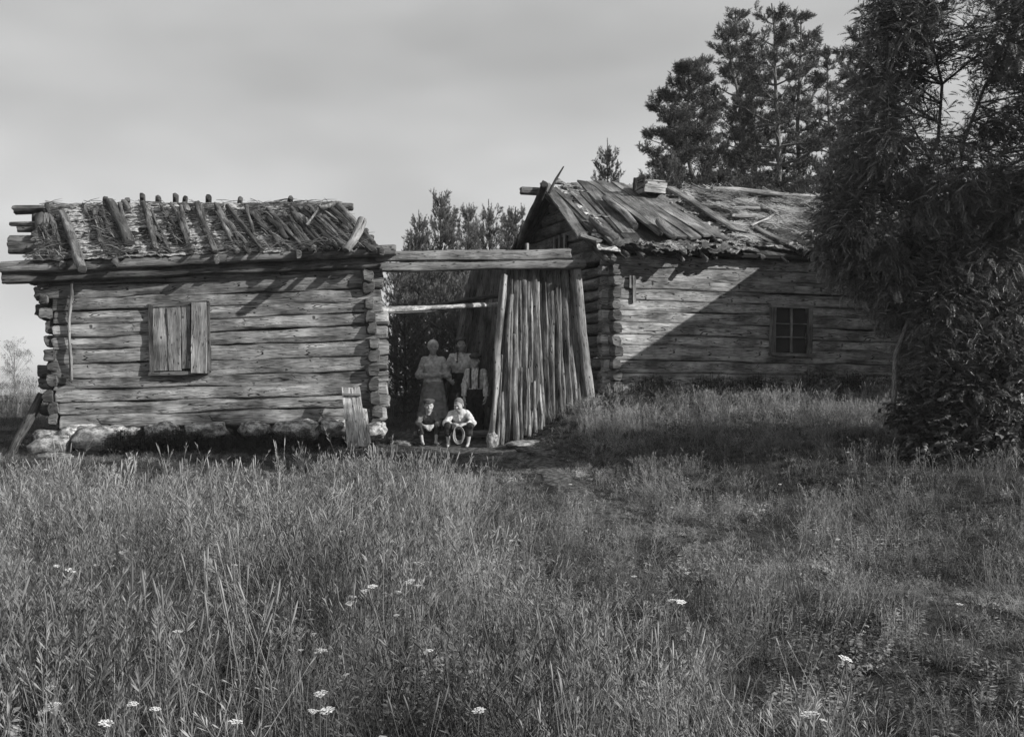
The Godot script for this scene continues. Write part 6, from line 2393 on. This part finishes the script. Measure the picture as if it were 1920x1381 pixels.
func make_flowers() -> void:
	rng.seed = 1010
	var stem := flower_mesh_stem().mesh(Vector3.ZERO)
	var heads := [flower_mesh_head(1).mesh(Vector3.ZERO), flower_mesh_head(2).mesh(Vector3.ZERO)]
	var white := material("petals", null, 0.75, 0.8)
	var green := leafy("flower_stem", 0.09, 0.25)
	var list := [[784, 1054, 7.2, 1.15, "white yarrow, uppermost of the bright heads right of centre-left meadow"], [768, 1088, 6.9, 1.1, "white yarrow just below the uppermost bright head"], [698, 1098, 6.8, 0.9, "small white yarrow at the upper end of a slanting row of three"], [683, 1106, 6.7, 1.0, "white yarrow in the middle of a slanting row of three"], [655, 1128, 6.55, 0.9, "white yarrow at the lower end of a slanting row of three"],
		[86, 880, 11.6, 1.0, "white yarrow nearest the barn's left corner"], [104, 893, 11.2, 0.9, "small white yarrow below the one by the barn corner"], [82, 898, 11.0, 0.9, "small white yarrow left of its twin below the barn corner"], [148, 907, 10.8, 0.8, "faint white yarrow right of the group below the barn corner"], [443, 903, 11.0, 1.0, "white yarrow high in the meadow below the barn window"], [455, 911, 10.8, 0.8, "smaller white yarrow touching the one below the barn window"], [447, 946, 9.9, 0.8, "single white yarrow head under the pair below the barn window"], [545, 959, 9.5, 0.9, "white yarrow among tall stalks in mid-meadow"],
		[62, 1053, 7.3, 0.8, "dull white yarrow at the left end of a long faint row"], [105, 1060, 7.2, 0.9, "dull white yarrow second in the long faint row"], [132, 1068, 7.1, 0.9, "dull white yarrow lowest in the long faint row"], [180, 1058, 7.2, 0.8, "dull white yarrow fourth in the long faint row"], [228, 1034, 7.5, 0.8, "dull white yarrow at the upper right end of the long faint row"], [200, 949, 9.6, 0.8, "lone white yarrow in the left meadow above the faint row"],
		[94, 1286, 4.9, 0.8, "bright white flower near the lower left corner"], [100, 1322, 4.7, 0.9, "white flower pair below the bright one near the lower left corner"], [248, 1318, 4.75, 0.9, "white flower right of the pair near the lower left corner"], [604, 1217, 5.4, 0.9, "white flower beside dark stalks in the lower meadow"], [600, 1298, 4.85, 0.95, "flat white yarrow directly below the flower beside dark stalks"], [612, 1330, 4.65, 0.8, "small white flower lowest of three in a column"], [442, 1351, 4.5, 0.9, "white yarrow at the bottom edge left of the column of three"], [333, 1182, 5.7, 0.8, "white flower in the thick grass of the left foreground"], [588, 1187, 5.6, 0.7, "tiny white flower above the column of three"], [898, 1330, 4.65, 0.7, "small white flower near the bottom centre edge"],
		[1278, 1062, 7.2, 0.8, "left of two small white flower heads in the right meadow"], [1325, 1064, 7.2, 0.7, "right of two small white flower heads in the right meadow"], [1260, 1124, 6.4, 0.8, "white flower below the two heads in the right meadow"], [1277, 1127, 6.4, 0.8, "bright white flower at the right of a touching pair in the right meadow"], [1712, 826, 11.3, 1.1, "white yarrow in the grass left of the dark bush"], [1832, 842, 10.8, 1.1, "white yarrow in the grass below the dark bush"], [1590, 847, 11.2, 0.7, "small white yarrow at the edge of the shaded grass strip"], [1700, 880, 10.0, 0.7, "small white yarrow in the lit grass under the bush"], [1518, 1336, 4.65, 0.9, "small pale flower low in the right foreground"], [1586, 1233, 5.3, 0.9, "pale flower in the right foreground grass"]]
	var k := 0
	for e in [[727, 968, 8.6, "tall dark dock stalk standing in the meadow under the leaning hatch"], [524, 985, 8.4, "tall dark dock stalk in the meadow below the barn's middle"], [712, 985, 8.2, "shorter dark dock stalk beside the tall one under the leaning hatch"]]:
		var at := ground_at(e[0], e[2])
		var ds := dock(5 + k)
		for i in ds.v.size():
			ds.v[i] = at + ds.v[i] * (0.62 if k < 2 else 0.45)
		lone("dock_plant", e[3], "plant", at, ds, leafy("dock", 0.06, 0.1))
		k += 1
	for e in list:
		var d: float = e[2]
		var at := Vector3.ZERO
		for i in 6:      # the head stands about 0.4 m above the ground: that settles how far off it is
			at = ground_at(e[0], d)
			d = lerpf(d, (EYE - at.y - 0.40 - 0.1 * float(e[3])) * LENS / (float(e[1]) - 690.5), 0.8)
		at = ground_at(e[0], d)
		var h := P(e[0], e[1], d)
		var t := thing("yarrow", e[4], "flower", at, "white flowers in the meadow")
		var tall := clampf((h.y - at.y) / 0.46, 0.3, 1.9)
		var b := Basis(Vector3.UP, rr(0, TAU))
		piece(t, "stem", stem, green, Transform3D(b * Basis.from_scale(Vector3(1, tall, 1)), at))
		for q in 1 + (rng.randi() % 3 if k % 2 == 0 else 0):
			var hs: float = e[3] * rr(0.45, 0.68) * (1.0 if q == 0 else rr(0.5, 0.9))
			var shift := Vector3.ZERO if q == 0 else Vector3(rr(-0.07, 0.07), rr(-0.09, -0.02), rr(-0.05, 0.05))
			var tilt := Basis(Vector3(rr(-1, 1), 0, rr(-1, 1)).normalized(), rr(0.05, 0.35))
			var bb := tilt * b * Basis.from_scale(Vector3(hs, hs, hs * rr(0.7, 1.1)))
			var o := at + Vector3(0, 0.46 * tall, 0) + shift - bb * Vector3(0, 0.46, 0)
			piece(t, "flower_head", heads[rng.randi() % 2], white, Transform3D(bb, o))
			if q > 0:
				var sp := Shape.new()
				tube(sp, [at + Vector3(0, 0.3 * tall, 0), at + Vector3(0, 0.46 * tall - 0.03, 0) + shift], [0.0016, 0.0012], 3)
				part(t, "stem", sp, green)
		k += 1
	# many more tiny ones that nothing tells apart
	var first: Node3D = null
	for i in 34:
		var d := 3.8 + 8.0 * pow(rng.randf(), 0.8)
		var x := rr(-0.46, 0.46) * d if i % 3 == 0 else rr(-0.46, 0.05) * d
		var at := on(x, -d)
		var tall := rr(0.9, 1.2) * (1.0 if x < 0.2 else 0.7)
		if first == null:
			first = thing("tiny_flower", "tiny white flower on a thin stem scattered among the meadow grass", "flower", at, "tiny white flowers scattered in the meadow")
			piece(first, "stem", stem, green, Transform3D(Basis.from_scale(Vector3(0.7, tall, 0.7)), at))
			piece(first, "flower_head", heads[0], white, Transform3D(Basis.from_scale(Vector3.ONE * 0.34), at + Vector3(0, 0.46 * (tall - 0.34), 0)))
		else:
			var c: Node3D = first.duplicate()
			c.name = numbered("tiny_flower")
			c.position = at
			c.rotation = Vector3(rr(-0.15, 0.15), rr(0, TAU), rr(-0.15, 0.15))
			c.scale = Vector3.ONE * rr(0.8, 1.2)
			add_child(c, true)
